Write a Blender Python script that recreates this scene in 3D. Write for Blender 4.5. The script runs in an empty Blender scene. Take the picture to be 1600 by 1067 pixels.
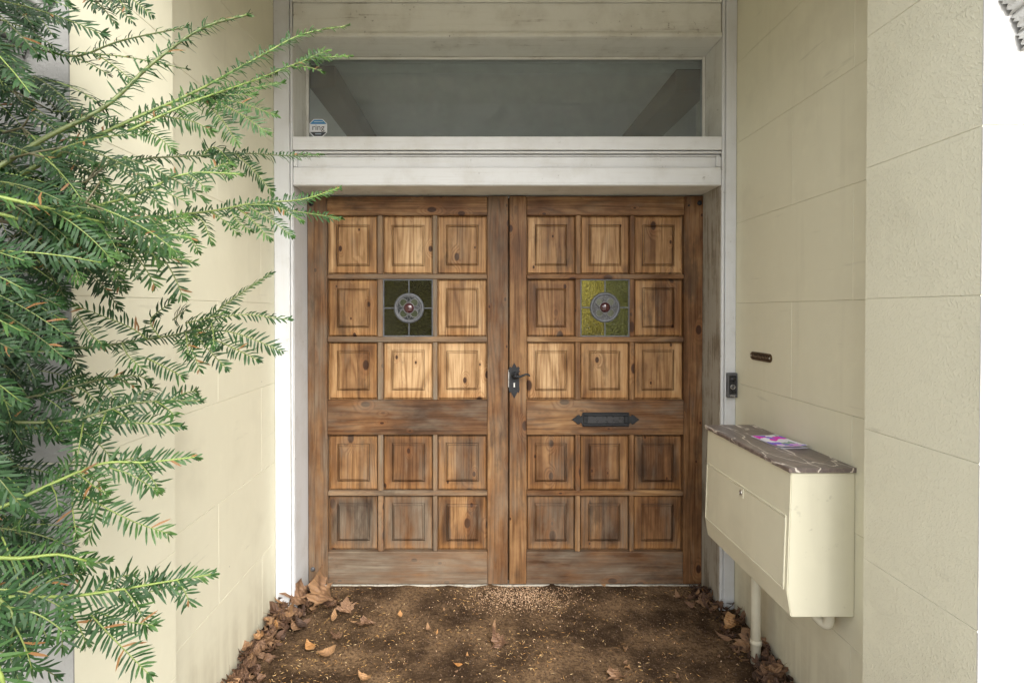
import bpy, bmesh, math, random
from mathutils import Vector, Matrix, Quaternion

# ------------------------------------------------------------------ camera, world, sun, exposure
sc = bpy.context.scene
COL = sc.collection
H = 1.47                     # eye height above the soil at the door frame
F = 889.6                    # focal length in pixels of a 1600 px wide picture
PITCH = 0.011
U0, V0 = 750.0, 485.0 + F * math.tan(PITCH)

cam_data = bpy.data.cameras.new("camera")
cam = bpy.data.objects.new("camera", cam_data)
COL.objects.link(cam)
cam.location = (0, 0, H)
cam.rotation_euler = (math.radians(90) - PITCH, 0, 0)
cam_data.sensor_width = 36
cam_data.lens = F / 1600 * 36
cam_data.shift_x = (800 - U0) / 1600
cam_data.shift_y = -(533.5 - V0) / 1600
cam_data.clip_start = 0.02
cam_data.clip_end = 2000
sc.camera = cam

SUN_EL, SUN_AZ = math.radians(42), math.radians(22)     # behind the camera, to its right
world = bpy.data.worlds.new("World")
sc.world = world
world.use_nodes = True
wn = world.node_tree
bg = wn.nodes["Background"]
sky = wn.nodes.new("ShaderNodeTexSky")
sky.sky_type = 'NISHITA'
sky.sun_disc = False
sky.sun_elevation = SUN_EL
sky.sun_rotation = math.pi - SUN_AZ
sky.dust_density = 4.0
sky.ozone_density = 1.0
hs = wn.nodes.new("ShaderNodeHueSaturation")
hs.inputs['Saturation'].default_value = 0.28
wn.links.new(sky.outputs[0], hs.inputs['Color'])
wn.links.new(hs.outputs[0], bg.inputs['Color'])
bg.inputs['Strength'].default_value = 0.15

sun_data = bpy.data.lights.new("sun", 'SUN')
sun_data.energy = 0.6
sun_data.angle = math.radians(45)
sun_data.color = (1.0, 0.965, 0.92)
sun = bpy.data.objects.new("sun", sun_data)
COL.objects.link(sun)
sd = Vector((-math.sin(SUN_AZ) * math.cos(SUN_EL), math.cos(SUN_AZ) * math.cos(SUN_EL), -math.sin(SUN_EL)))
sun.rotation_euler = sd.to_track_quat('-Z', 'Y').to_euler()
sun.location = (3, -8, 8)

vs = sc.view_settings
vs.view_transform = 'Standard'
vs.look = 'None'
vs.gamma = 1.0
vs.use_curve_mapping = False
vs.exposure = 1.70
sc.cycles.use_denoising = True
sc.cycles.max_bounces = 8
sc.cycles.diffuse_bounces = 5
sc.cycles.transparent_max_bounces = 12
sc.cycles.sample_clamp_indirect = 6.0

# ------------------------------------------------------------------ helpers
WL = {}                       # world location of every object

def P(u, v, D):
    """point of the place seen at photograph pixel (u, v), D metres in front of the camera"""
    x = (u - U0) / F
    y = (V0 - v) / F
    d = Vector((x, math.cos(PITCH) + y * math.sin(PITCH), -math.sin(PITCH) + y * math.cos(PITCH)))
    d *= D / d.y
    return Vector((0, 0, H)) + d

def props(o, label=None, cat=None, group=None, kind=None):
    if label: o["label"] = label
    if cat: o["category"] = cat
    if group: o["group"] = group
    if kind: o["kind"] = kind
    return o

def place(o, loc, parent=None):
    loc = Vector(loc)
    WL[o.name] = loc
    if parent is not None:
        o.parent = parent
        o.location = loc - WL[parent.name]
    else:
        o.location = loc
    COL.objects.link(o)
    return o

def empty(name, loc, label=None, cat=None, group=None, kind=None, parent=None):
    o = bpy.data.objects.new(name, None)
    o.empty_display_size = 0.1
    place(o, loc, parent)
    return props(o, label, cat, group, kind)

def mesh_obj(name, verts, faces, mat, parent=None, origin=None, smooth=False):
    vs_ = [Vector(v) for v in verts]
    if origin is None:
        lo = Vector((min(v.x for v in vs_), min(v.y for v in vs_), min(v.z for v in vs_)))
        hi = Vector((max(v.x for v in vs_), max(v.y for v in vs_), max(v.z for v in vs_)))
        origin = (lo + hi) / 2
    me = bpy.data.meshes.new(name)
    me.from_pydata([v - origin for v in vs_], [], faces)
    me.update()
    if smooth:
        me.polygons.foreach_set("use_smooth", [True] * len(me.polygons))
    if mat: me.materials.append(mat)
    o = bpy.data.objects.new(name, me)
    place(o, origin, parent)
    return o

def bm_obj(name, bm, mat, parent=None, origin=(0, 0, 0), smooth=False):
    """bm holds coordinates relative to origin"""
    bmesh.ops.recalc_face_normals(bm, faces=bm.faces)
    me = bpy.data.meshes.new(name)
    bm.to_mesh(me); bm.free()
    if smooth:
        me.polygons.foreach_set("use_smooth", [True] * len(me.polygons))
    if mat: me.materials.append(mat)
    o = bpy.data.objects.new(name, me)
    place(o, origin, parent)
    return o

def add_box(bm, x0, x1, y0, y1, z0, z1, bevel=0.0, seg=1):
    r = bmesh.ops.create_cube(bm, size=1)
    vs_ = r['verts']
    for v in vs_:
        v.co = Vector(((x0 + x1) / 2 + v.co.x * (x1 - x0), (y0 + y1) / 2 + v.co.y * (y1 - y0), (z0 + z1) / 2 + v.co.z * (z1 - z0)))
    if bevel > 0:
        es = list({e for v in vs_ for e in v.link_edges})
        bmesh.ops.bevel(bm, geom=es, offset=bevel, segments=seg, affect='EDGES', profile=0.6)

def box(name, x0, x1, y0, y1, z0, z1, mat, parent=None, bevel=0.002, seg=1):
    c = Vector(((x0 + x1) / 2, (y0 + y1) / 2, (z0 + z1) / 2))
    bm = bmesh.new()
    add_box(bm, x0 - c.x, x1 - c.x, y0 - c.y, y1 - c.y, z0 - c.z, z1 - c.z, bevel, seg)
    return bm_obj(name, bm, mat, parent, c)

def tube_geo(pts, radii, n=6, cap=True):
    """tube along a polyline, returns verts, faces"""
    verts, faces = [], []
    m = len(pts)
    up = Vector((0.13, 0.2, 1)).normalized()
    prev = None
    for i, p in enumerate(pts):
        t = (pts[min(i + 1, m - 1)] - pts[max(i - 1, 0)])
        t = t.normalized() if t.length > 1e-9 else Vector((1, 0, 0))
        a = prev - t * prev.dot(t) if prev is not None else up - t * up.dot(t)
        if a.length < 1e-4: a = Vector((1, 0, 0)) - t * t.x
        a.normalize(); prev = a
        b = t.cross(a)
        for k in range(n):
            th = 2 * math.pi * k / n
            verts.append(p + (a * math.cos(th) + b * math.sin(th)) * radii[i])
    for i in range(m - 1):
        for k in range(n):
            k2 = (k + 1) % n
            faces.append((i * n + k, i * n + k2, (i + 1) * n + k2, (i + 1) * n + k))
    if cap:
        faces.append(tuple(reversed(range(n))))
        faces.append(tuple(range((m - 1) * n, m * n)))
    return verts, faces

def tube(name, pts, radii, mat, parent=None, n=8, smooth=True):
    pts = [Vector(p) for p in pts]
    if not isinstance(radii, (list, tuple)): radii = [radii] * len(pts)
    v, f = tube_geo(pts, radii, n)
    return mesh_obj(name, v, f, mat, parent, smooth=smooth)

def extrude_outline(name, outline, y0, y1, mat, parent=None, bevel=0.0, smooth=False):
    """outline: list of (x, z) ; prism between y0 (front) and y1"""
    cx = sum(p[0] for p in outline) / len(outline); cz = sum(p[1] for p in outline) / len(outline)
    bm = bmesh.new()
    a = [bm.verts.new((x - cx, 0, z - cz)) for x, z in outline]
    f = bm.faces.new(a)
    r = bmesh.ops.extrude_face_region(bm, geom=[f])
    for v in [g for g in r['geom'] if isinstance(g, bmesh.types.BMVert)]:
        v.co.y += (y1 - y0)
    if bevel > 0:
        es = [e for e in bm.edges if all(abs(v.co.y) < 1e-7 for v in e.verts)]
        bmesh.ops.bevel(bm, geom=es, offset=bevel, segments=1, affect='EDGES')
    return bm_obj(name, bm, mat, parent, (cx, y0, cz), smooth)

def catmull(pts, step):
    pts = [Vector(p) for p in pts]
    if len(pts) == 2:
        n = max(2, int((pts[1] - pts[0]).length / step))
        return [pts[0].lerp(pts[1], i / n) for i in range(n + 1)]
    out = []
    for i in range(len(pts) - 1):
        p0 = pts[i - 1] if i > 0 else pts[0] * 2 - pts[1]
        p1, p2 = pts[i], pts[i + 1]
        p3 = pts[i + 2] if i + 2 < len(pts) else pts[-1] * 2 - pts[-2]
        n = max(1, int((p2 - p1).length / step))
        for k in range(n):
            t = k / n
            out.append(0.5 * ((2 * p1) + (p2 - p0) * t + (2 * p0 - 5 * p1 + 4 * p2 - p3) * t * t + (3 * p1 - p0 - 3 * p2 + p3) * t ** 3))
    out.append(pts[-1])
    return out

# ------------------------------------------------------------------ material helpers
class NT:
    def __init__(self, name):
        self.m = bpy.data.materials.new(name)
        self.m.use_nodes = True
        self.t = self.m.node_tree
        self.b = self.t.nodes["Principled BSDF"]
        self.out = self.t.nodes["Material Output"]
    def n(self, kind, **kw):
        nd = self.t.nodes.new(kind)
        for k, v in kw.items(): setattr(nd, k, v)
        return nd
    def l(self, a, b): self.t.links.new(a, b)
    def set(self, sock, v):
        if hasattr(v, 'is_output') or isinstance(v, bpy.types.NodeSocket): self.l(v, sock)
        else: sock.default_value = v
    def math(self, op, a, b=0.0, c=None, clamp=False):
        nd = self.n("ShaderNodeMath", operation=op); nd.use_clamp = clamp
        self.set(nd.inputs[0], a); self.set(nd.inputs[1], b)
        if c is not None: self.set(nd.inputs[2], c)
        return nd.outputs[0]
    def smooth(self, x, lo, hi, a=0.0, b=1.0):
        nd = self.n("ShaderNodeMapRange", interpolation_type='SMOOTHSTEP')
        self.set(nd.inputs[0], x)
        nd.inputs[1].default_value, nd.inputs[2].default_value = lo, hi
        nd.inputs[3].default_value, nd.inputs[4].default_value = a, b
        return nd.outputs[0]
    def mix(self, fac, a, b, mode='MIX'):
        nd = self.n("ShaderNodeMix", data_type='RGBA', blend_type=mode)
        self.set(nd.inputs[0], fac)
        self.set(nd.inputs[6], a if not isinstance(a, tuple) else (*a[:3], 1))
        self.set(nd.inputs[7], b if not isinstance(b, tuple) else (*b[:3], 1))
        return nd.outputs[2]
    def noise(self, vec, scale=1.0, detail=2.0, rough=0.5, dist=0.0):
        nd = self.n("ShaderNodeTexNoise")
        if vec is not None: self.l(vec, nd.inputs['Vector'])
        nd.inputs['Scale'].default_value = scale
        nd.inputs['Detail'].default_value = detail
        nd.inputs['Roughness'].default_value = rough
        nd.inputs['Distortion'].default_value = dist
        return nd.outputs['Fac']
    def voronoi(self, vec, scale=1.0, feature='F1', rnd=1.0):
        nd = self.n("ShaderNodeTexVoronoi", feature=feature)
        if vec is not None: self.l(vec, nd.inputs['Vector'])
        nd.inputs['Scale'].default_value = scale
        if 'Randomness' in nd.inputs: nd.inputs['Randomness'].default_value = rnd
        return nd
    def coord(self, which='Object', offset=True):
        tc = self.n("ShaderNodeTexCoord")
        v = tc.outputs[which]
        if offset:
            oi = self.n("ShaderNodeObjectInfo")
            vm = self.n("ShaderNodeVectorMath", operation='SCALE')
            vm.inputs[0].default_value = (13.7, 7.3, 29.1)
            self.l(oi.outputs['Random'], vm.inputs['Scale'])
            va = self.n("ShaderNodeVectorMath", operation='ADD')
            self.l(v, va.inputs[0]); self.l(vm.outputs[0], va.inputs[1])
            v = va.outputs[0]
        return v
    def geo(self):
        return self.n("ShaderNodeNewGeometry").outputs['Position']
    def sep(self, v):
        s = self.n("ShaderNodeSeparateXYZ"); self.l(v, s.inputs[0]); return s.outputs
    def comb(self, x, y, z=0.0):
        s = self.n("ShaderNodeCombineXYZ")
        self.set(s.inputs[0], x); self.set(s.inputs[1], y); self.set(s.inputs[2], z)
        return s.outputs[0]
    def attr(self, name, kind='OBJECT'):
        a = self.n("ShaderNodeAttribute", attribute_type=kind, attribute_name=name)
        return a.outputs['Fac']
    def bump(self, h, strength=0.3, dist=0.002, normal=None):
        b = self.n("ShaderNodeBump")
        b.inputs['Strength'].default_value = strength
        b.inputs['Distance'].default_value = dist
        self.l(h, b.inputs['Height'])
        if normal is not None: self.l(normal, b.inputs['Normal'])
        return b.outputs[0]
    def done(self, color=None, rough=None, normal=None, metal=None, spec=None):
        if color is not None: self.set(self.b.inputs['Base Color'], color if not isinstance(color, tuple) else (*color[:3], 1))
        if rough is not None: self.set(self.b.inputs['Roughness'], rough)
        if normal is not None: self.l(normal, self.b.inputs['Normal'])
        if metal is not None: self.b.inputs['Metallic'].default_value = metal
        if spec is not None: self.b.inputs['Specular IOR Level'].default_value = spec
        return self.m

def mat_wood(name, vertical, panel=False):
    k = NT(name)
    co = k.coord('Object', True)
    x, y, z = k.sep(co)
    a, l = (x, z) if vertical else (z, x)
    tone, wear = k.attr("tone"), k.attr("wear")
    vo = k.n("ShaderNodeTexVoronoi", voronoi_dimensions='2D')
    k.l(k.comb(k.math('MULTIPLY', a, 9.5), k.math('MULTIPLY', l, 5.6)), vo.inputs['Vector'])
    vo.inputs['Scale'].default_value = 1
    cr = k.sep(vo.outputs['Color'])
    present = k.smooth(cr[0], 0.50, 0.54)
    ksize = k.math('MULTIPLY_ADD', k.math('POWER', cr[1], 2.0), 1.1, 0.35)
    d = k.math('DIVIDE', vo.outputs['Distance'], ksize)
    knot = k.math('MULTIPLY', k.smooth(d, 0.09, 0.14, 1, 0), present)
    halo = k.math('MULTIPLY', k.smooth(d, 0.05, 0.42, 1, 0), present)
    low2 = k.noise(k.comb(k.math('MULTIPLY', a, 8.5), k.math('MULTIPLY', l, 0.7), y), 1, 1, 0.4)
    ring = k.math('ADD', k.math('MULTIPLY', low2, 13.0), k.math('MULTIPLY', halo, 2.6))
    s = k.math('SINE', k.math('MULTIPLY', ring, 6.283))
    band = k.math('POWER', k.math('MULTIPLY_ADD', s, 0.5, 0.5), 2.2)
    fib = k.noise(k.comb(k.math('MULTIPLY', a, 165.0), k.math('MULTIPLY', l, 4.0), y), 1, 3, 0.65)
    fib2 = k.noise(k.comb(k.math('MULTIPLY', a, 58.0), k.math('MULTIPLY', l, 1.6), y), 1, 2, 0.6)
    # boards glued edge to edge
    bi = k.math('FLOOR', k.math('MULTIPLY', a, 11.5))
    wnz = k.n("ShaderNodeTexWhiteNoise", noise_dimensions='1D')
    k.l(bi, wnz.inputs['W'])
    board = wnz.outputs['Value']
    stain = k.noise(k.comb(k.math('MULTIPLY', a, 5.0), k.math('MULTIPLY', l, 3.1), y), 1, 4, 0.6)
    stain2 = k.noise(k.comb(k.math('MULTIPLY', a, 16.0), k.math('MULTIPLY', l, 4.0), y), 1, 4, 0.62)
    t2 = k.math('ADD', tone, k.math('MULTIPLY', k.math('SUBTRACT', stain, 0.5), 1.0))
    if panel:
        t2 = k.math('ADD', t2, k.math('MULTIPLY', k.math('SUBTRACT', board, 0.5), 0.40))
    cr_ = k.n("ShaderNodeValToRGB")
    k.l(t2, cr_.inputs[0])
    el = cr_.color_ramp.elements
    el[0].position, el[0].color = 0.0, (0.046, 0.026, 0.016, 1)
    el[1].position, el[1].color = 1.0, (0.52, 0.352, 0.190, 1)
    e = el.new(0.35); e.color = (0.155, 0.078, 0.035, 1)
    e = el.new(0.68); e.color = (0.335, 0.198, 0.092, 1)
    base = cr_.outputs[0]
    if panel:
        g = k.sep(k.n("ShaderNodeTexCoord").outputs['Generated'])
        ex = k.math('ABSOLUTE', k.math('SUBTRACT', g[0], 0.5))
        ez = k.math('MAXIMUM', k.math('SUBTRACT', 0.525, g[2]), k.math('SUBTRACT', g[2], 0.53))
        edge = k.smooth(k.math('ADD', k.math('MAXIMUM', ex, ez), k.math('MULTIPLY', k.math('SUBTRACT', stain2, 0.5), 0.14)), 0.33, 0.49)
        base = k.mix(k.math('MULTIPLY', edge, 0.40), base, (0.40, 0.195, 0.062))
    base = k.mix(k.math('MULTIPLY', band, k.smooth(stain2, 0.35, 0.65, 0.20, 0.80)), base, k.mix(1.0, base, (0.50, 0.40, 0.30), 'MULTIPLY'))
    base = k.mix(k.smooth(fib, 0.46, 0.66, 0.0, 0.62), base, k.mix(1.0, base, (0.52, 0.45, 0.38), 'MULTIPLY'))
    base = k.mix(k.smooth(fib2, 0.48, 0.68, 0.0, 0.75), base, k.mix(1.0, base, (0.55, 0.48, 0.42), 'MULTIPLY'))
    base = k.mix(k.math('MULTIPLY', halo, 0.30), base, (0.20, 0.075, 0.022))
    base = k.mix(k.math('MULTIPLY', knot, 0.95), base, (0.036, 0.015, 0.008))
    # silvered weathering
    wm = k.math('ADD', k.math('MULTIPLY', wear, 1.5), k.math('MULTIPLY', k.math('SUBTRACT', stain2, 0.62), 2.2), clamp=True)
    wm = k.math('MULTIPLY', wm, k.smooth(fib, 0.25, 0.6, 0.55, 1.0), clamp=True)
    grey = k.mix(fib, (0.105, 0.085, 0.064), (0.27, 0.225, 0.165))
    base = k.mix(k.math('MULTIPLY', wm, 0.85), base, grey)
    dk = k.smooth(k.noise(k.comb(k.math('MULTIPLY', a, 7.0), k.math('MULTIPLY', l, 2.4), 4.0), 1, 5, 0.68), 0.54, 0.70)
    base = k.mix(k.math('MULTIPLY', dk, 0.58), base, (0.045, 0.030, 0.020))
    nrm = k.bump(k.math('ADD', fib, fib2), 0.5, 0.0013)
    return k.done(base, k.smooth(wm, 0, 1, 0.46, 0.85), nrm, spec=0.16)

def mat_render(name, col, lump=0.0, fine=0.3, dirt=0.25, dirtcol=(0.30, 0.27, 0.19)):
    k = NT(name)
    p = k.geo()
    n1 = k.noise(p, 2.2, 4, 0.6)
    n2 = k.noise(p, 14, 2, 0.6)
    n3 = k.noise(p, 160, 2, 0.6)
    c = k.mix(k.smooth(n1, 0.45, 0.75, 0, dirt), col, dirtcol)
    c = k.mix(k.smooth(n2, 0.5, 0.8, 0, 0.16), c, tuple(min(1, q * 1.18) for q in col))
    sx, sy, sz = k.sep(p)
    streak = k.noise(k.comb(k.math('MULTIPLY', sx, 14), k.math('MULTIPLY', sy, 14), k.math('MULTIPLY', sz, 1.1)), 1, 4, 0.6)
    c = k.mix(k.smooth(streak, 0.56, 0.78, 0, dirt * 0.5), c, dirtcol)
    splash = k.math('MULTIPLY', k.smooth(k.math('MULTIPLY_ADD', n2, -0.28, sz), -0.12, 0.22, 1, 0), k.smooth(streak, 0.35, 0.6, 0.3, 1.0))
    c = k.mix(k.math('MULTIPLY', splash, 0.38), c, (0.26, 0.21, 0.13))
    scuff = k.noise(k.comb(k.math('MULTIPLY', sx, 30), k.math('MULTIPLY', k.math('ADD', sy, k.math('MULTIPLY', sz, 0.8)), 3.0), k.math('MULTIPLY', sz, 30)), 1, 3, 0.6)
    c = k.mix(k.math('MULTIPLY', k.smooth(scuff, 0.66, 0.76), 0.22), c, (0.27, 0.25, 0.18))
    vo = k.voronoi(p, 9)
    spot = k.math('MULTIPLY', k.smooth(vo.outputs['Distance'], 0.015, 0.035, 1, 0), k.smooth(k.sep(vo.outputs['Color'])[0], 0.8, 0.82))
    c = k.mix(k.math('MULTIPLY', spot, 0.7), c, (0.05, 0.04, 0.03))
    if lump > 0:
        l1 = k.noise(p, 125, 2, 0.55, 0.7)
        l2 = k.smooth(l1, 0.50, 0.66)
        h = k.math('MULTIPLY', l2, k.smooth(n1, 0.3, 0.65, 0.35, 1.0))
        nrm = k.bump(k.math('MULTIPLY_ADD', n3, 0.3, h), lump, 0.0040)
    else:
        nrm = k.bump(k.math('MULTIPLY_ADD', n2, 3.0, n3), fine, 0.0015)
    return k.done(c, 0.62, nrm, spec=0.3)

def mat_paint(name, col, bare=0.0, grime=0.3, bareco=(0.19, 0.16, 0.12), grain='z'):
    """old paint on timber: grime, brush grain, bare patches"""
    k = NT(name)
    p = k.geo()
    x, y, z = k.sep(p)
    st = {'z': (60, 60, 3), 'x': (3, 60, 60)}[grain]
    v = k.comb(k.math('MULTIPLY', x, st[0]), k.math('MULTIPLY', y, st[1]), k.math('MULTIPLY', z, st[2]))
    g = k.noise(v, 1, 4, 0.65)
    g2 = k.noise(v, 4, 3, 0.6)
    n1 = k.noise(p, 5, 5, 0.65)
    n2 = k.noise(p, 38, 4, 0.7)
    c = k.mix(k.smooth(n1, 0.42, 0.75, 0, grime), col, (0.33, 0.30, 0.23))
    c = k.mix(k.smooth(g, 0.5, 0.8, 0, grime * 0.8), c, (0.38, 0.35, 0.28))
    sp = k.math('MULTIPLY', k.smooth(n2, 0.62, 0.72), k.smooth(n1, 0.45, 0.6))
    c = k.mix(k.math('MULTIPLY', sp, min(1, grime * 2)), c, (0.10, 0.085, 0.06))
    if bare > 0:
        bm_ = k.math('ADD', k.math('MULTIPLY', k.math('SUBTRACT', n1, 0.5), 1.6), k.math('MULTIPLY', k.math('SUBTRACT', g, 0.5), 2.0))
        bm_ = k.smooth(bm_, 0.35 - bare, 0.75 - bare)
        c = k.mix(bm_, c, k.mix(g2, tuple(q * 0.6 for q in bareco), tuple(q * 1.4 for q in bareco)))
    # hairline cracks along the grain
    crk = k.math('MULTIPLY', k.smooth(g2, 0.70, 0.76), k.smooth(n1, 0.48, 0.6))
    c = k.mix(k.math('MULTIPLY', crk, 0.6), c, (0.07, 0.06, 0.05))
    nrm = k.bump(g, 0.25, 0.0015)
    return k.done(c, 0.5, nrm, spec=0.35)

def mat_simple(name, col, rough=0.5, metal=0.0, var=0.2, scale=30, bump=0.0, spec=0.4):
    k = NT(name)
    p = k.coord('Object', True)
    n = k.noise(p, scale, 4, 0.6)
    c = k.mix(k.smooth(n, 0.3, 0.75), tuple(q * (1 - var) for q in col), tuple(min(1, q * (1 + var)) for q in col))
    nrm = k.bump(n, bump, 0.001) if bump > 0 else None
    return k.done(c, k.smooth(n, 0.3, 0.7, max(0.05, rough - 0.08), min(1, rough + 0.08)), nrm, metal, spec)

CREAM = (0.685, 0.660, 0.508)
M = {}
M['cream'] = mat_render('cream_render', CREAM, 0.0, 0.22, 0.20)
M['cream_rough'] = mat_render('cream_roughcast', (0.725, 0.708, 0.562), 0.42, 0.35, 0.15)
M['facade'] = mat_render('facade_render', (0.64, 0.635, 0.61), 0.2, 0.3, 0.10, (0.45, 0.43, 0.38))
M['corbel'] = mat_render('corbel_shade_paint', (0.36, 0.36, 0.34), 0.3, 0.3, 0.75, (0.10, 0.095, 0.08))  # grey and dark blotches put the carving's shading into the colour
M['facade_shade'] = mat_render('shaded_front_render', (0.24, 0.24, 0.225), 0.3, 0.3, 0.25, (0.20, 0.20, 0.17))  # grey puts the yew's shade on the left front into its colour
M['white'] = mat_paint('white_frame_paint', (0.59, 0.60, 0.605), 0.0, 0.26)
M['white_h'] = mat_paint('white_rail_paint', (0.63, 0.637, 0.635), 0.0, 0.30, grain='x')
M['aged'] = mat_paint('aged_cream_bounce_paint', (0.64, 0.635, 0.575), 0.05, 0.40, grain='x')  # aged cream; part of the yellow is ceiling bounce put into the colour
M['aged_bounce_v'] = mat_paint('aged_cream_bounce_paint_upright', (0.64, 0.635, 0.59), 0.05, 0.40)
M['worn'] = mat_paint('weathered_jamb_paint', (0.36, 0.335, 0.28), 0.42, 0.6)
M['wood_v'] = mat_wood('pine_upright', True)
M['wood_h'] = mat_wood('pine_level', False)
M['wood_p'] = mat_wood('pine_panel', True, True)
M['iron'] = mat_simple('black_iron', (0.014, 0.015, 0.017), 0.52, 0.2, 0.5, 60, 0.4)
M['steel'] = mat_simple('worn_steel', (0.62, 0.60, 0.56), 0.35, 0.9, 0.2, 60)
M['lock'] = mat_simple('dull_lock_steel', (0.36, 0.35, 0.33), 0.45, 0.8, 0.3, 60)
M['lead'] = mat_simple('lead_came', (0.11, 0.115, 0.125), 0.5, 0.4, 0.3, 80, 0.2)
M['bead_metal'] = mat_simple('silvered_tracery', (0.17, 0.17, 0.175), 0.45, 0.4, 0.25, 80)
M['black'] = mat_simple('black_plastic', (0.022, 0.022, 0.024), 0.30, 0.0, 0.2, 40)
M['darkgrey'] = mat_simple('dark_grey_plastic', (0.085, 0.085, 0.088), 0.42, 0.0, 0.2, 40)
M['bronze'] = mat_simple('aged_bronze', (0.14, 0.095, 0.05), 0.40, 0.75, 0.5, 70, 0.3)
M['bronze_dark'] = mat_simple('dark_bronze_field', (0.035, 0.022, 0.014), 0.5, 0.4, 0.4, 70)
M['bronze_letter'] = mat_simple('rubbed_bronze', (0.30, 0.23, 0.15), 0.4, 0.7, 0.2, 70)
M['beam'] = mat_simple('dark_beam_timber', (0.115, 0.052, 0.022), 0.7, 0, 0.35, 12, 0.2)
M['hall'] = mat_simple('hall_plaster', (0.78, 0.79, 0.74), 0.8, 0, 0.05, 3)
M['hall_dark'] = mat_simple('hall_panelling', (0.05, 0.035, 0.02), 0.6, 0, 0.3, 6)
M['hall_floor'] = mat_simple('hall_tiles', (0.55, 0.52, 0.46), 0.5, 0, 0.2, 6)
M['cabinet'] = mat_render('cabinet_enamel', (0.68, 0.65, 0.50), 0.0, 0.06, 0.20)
M['pipe'] = mat_render('painted_pipe', (0.60, 0.57, 0.45), 0.0, 0.1, 0.25)

def mat_marble():
    k = NT('brown_marble')
    p = k.geo()
    x, y, z = k.sep(p)
    q = k.comb(k.math('MULTIPLY', x, 1.3), k.math('MULTIPLY', k.math('ADD', y, x), 0.32), z)
    d = k.n("ShaderNodeTexNoise"); k.l(q, d.inputs['Vector']); d.inputs['Scale'].default_value = 5; d.inputs['Detail'].default_value = 5
    vm = k.n("ShaderNodeVectorMath", operation='MULTIPLY_ADD')
    k.l(d.outputs['Color'], vm.inputs[0]); vm.inputs[1].default_value = (0.28, 0.28, 0.28); k.l(q, vm.inputs[2])
    vo = k.voronoi(vm.outputs[0], 8.5, 'DISTANCE_TO_EDGE')
    vein = k.math('MULTIPLY', k.smooth(vo.outputs['Distance'], 0.006, 0.030, 1, 0), k.smooth(k.noise(p, 6, 2), 0.30, 0.50))
    vo2 = k.voronoi(vm.outputs[0], 17, 'DISTANCE_TO_EDGE')
    vein2 = k.math('MULTIPLY', k.smooth(vo2.outputs['Distance'], 0.0, 0.05, 1, 0), 0.35)
    n = k.noise(p, 40, 5, 0.7)
    c = k.mix(n, (0.060, 0.048, 0.044), (0.25, 0.205, 0.185))
    c = k.mix(vein2, c, (0.34, 0.26, 0.21))
    c = k.mix(k.math('MULTIPLY', vein, 0.95), c, (0.74, 0.68, 0.60))
    dust_haze = k.smooth(k.noise(p, 11, 4, 0.7), 0.5, 0.75, 0, 0.35)
    c = k.mix(dust_haze, c, (0.30, 0.26, 0.23))
    return k.done(c, 0.34, k.bump(n, 0.12, 0.001), spec=0.45)
M['marble'] = mat_marble()

def mat_soil():
    k = NT('soil')
    p = k.geo()
    n1 = k.noise(p, 3.6, 5, 0.6)
    n2 = k.noise(p, 26, 5, 0.7)
    n3 = k.noise(p, 75, 3, 0.75)
    c = k.mix(k.smooth(n1, 0.38, 0.64), (0.034, 0.021, 0.012), (0.165, 0.105, 0.058))
    c = k.mix(k.smooth(n2, 0.45, 0.75, 0, 0.6), c, (0.150, 0.098, 0.056))
    c = k.mix(k.smooth(n3, 0.42, 0.62, 0, 0.7), c, (0.034, 0.022, 0.014))
    vo = k.voronoi(p, 240)
    fl = k.math('MULTIPLY', k.smooth(vo.outputs['Distance'], 0.12, 0.25, 1, 0), k.smooth(k.sep(vo.outputs['Color'])[0], 0.90, 0.92))
    c = k.mix(k.math('MULTIPLY', fl, 0.75), c, (0.36, 0.25, 0.13))
    h = k.math('ADD', k.math('MULTIPLY', n2, 0.8), n3)
    return k.done(c, 0.92, k.bump(h, 1.0, 0.008), spec=0.03)
M['soil'] = mat_soil()

def mat_tone(name, stops, rough=0.6, scale=4.5, vein=True, spec=0.3):
    """colour picked by the object's own tone value"""
    k = NT(name)
    t = k.attr("tone")
    co = k.coord('Object', True)
    n = k.noise(co, scale, 4, 0.65)
    f = k.math('ADD', t, k.math('MULTIPLY', k.math('SUBTRACT', n, 0.5), 0.7))
    r = k.n("ShaderNodeValToRGB"); k.l(f, r.inputs[0])
    el = r.color_ramp.elements
    el[0].position, el[0].color = stops[0][0], (*stops[0][1], 1)
    el[1].position, el[1].color = stops[-1][0], (*stops[-1][1], 1)
    for pos, c in stops[1:-1]:
        e = el.new(pos); e.color = (*c, 1)
    col = k.mix(k.smooth(n, 0.52, 0.72, 0, 0.6), r.outputs[0], (0.045, 0.026, 0.016))
    wv = k.n("ShaderNodeTexWave"); k.l(k.coord('Object', False), wv.inputs['Vector']); wv.inputs['Scale'].default_value = 3.2; wv.inputs['Distortion'].default_value = 3.0; wv.bands_direction = 'DIAGONAL'
    col = k.mix(k.smooth(wv.outputs['Fac'], 0.75, 1.0, 0, 0.35), col, k.mix(1.0, col, (1.5, 1.4, 1.3), 'MULTIPLY'))
    return k.done(col, rough, k.bump(wv.outputs['Fac'], 0.5, 0.004), spec=spec)
M['leaf'] = mat_tone('dry_leaf', [(0.0, (0.045, 0.028, 0.020)), (0.3, (0.105, 0.058, 0.036)), (0.55, (0.20, 0.115, 0.062)),
                                  (0.75, (0.32, 0.185, 0.085)), (1.0, (0.42, 0.19, 0.050))])

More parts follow.
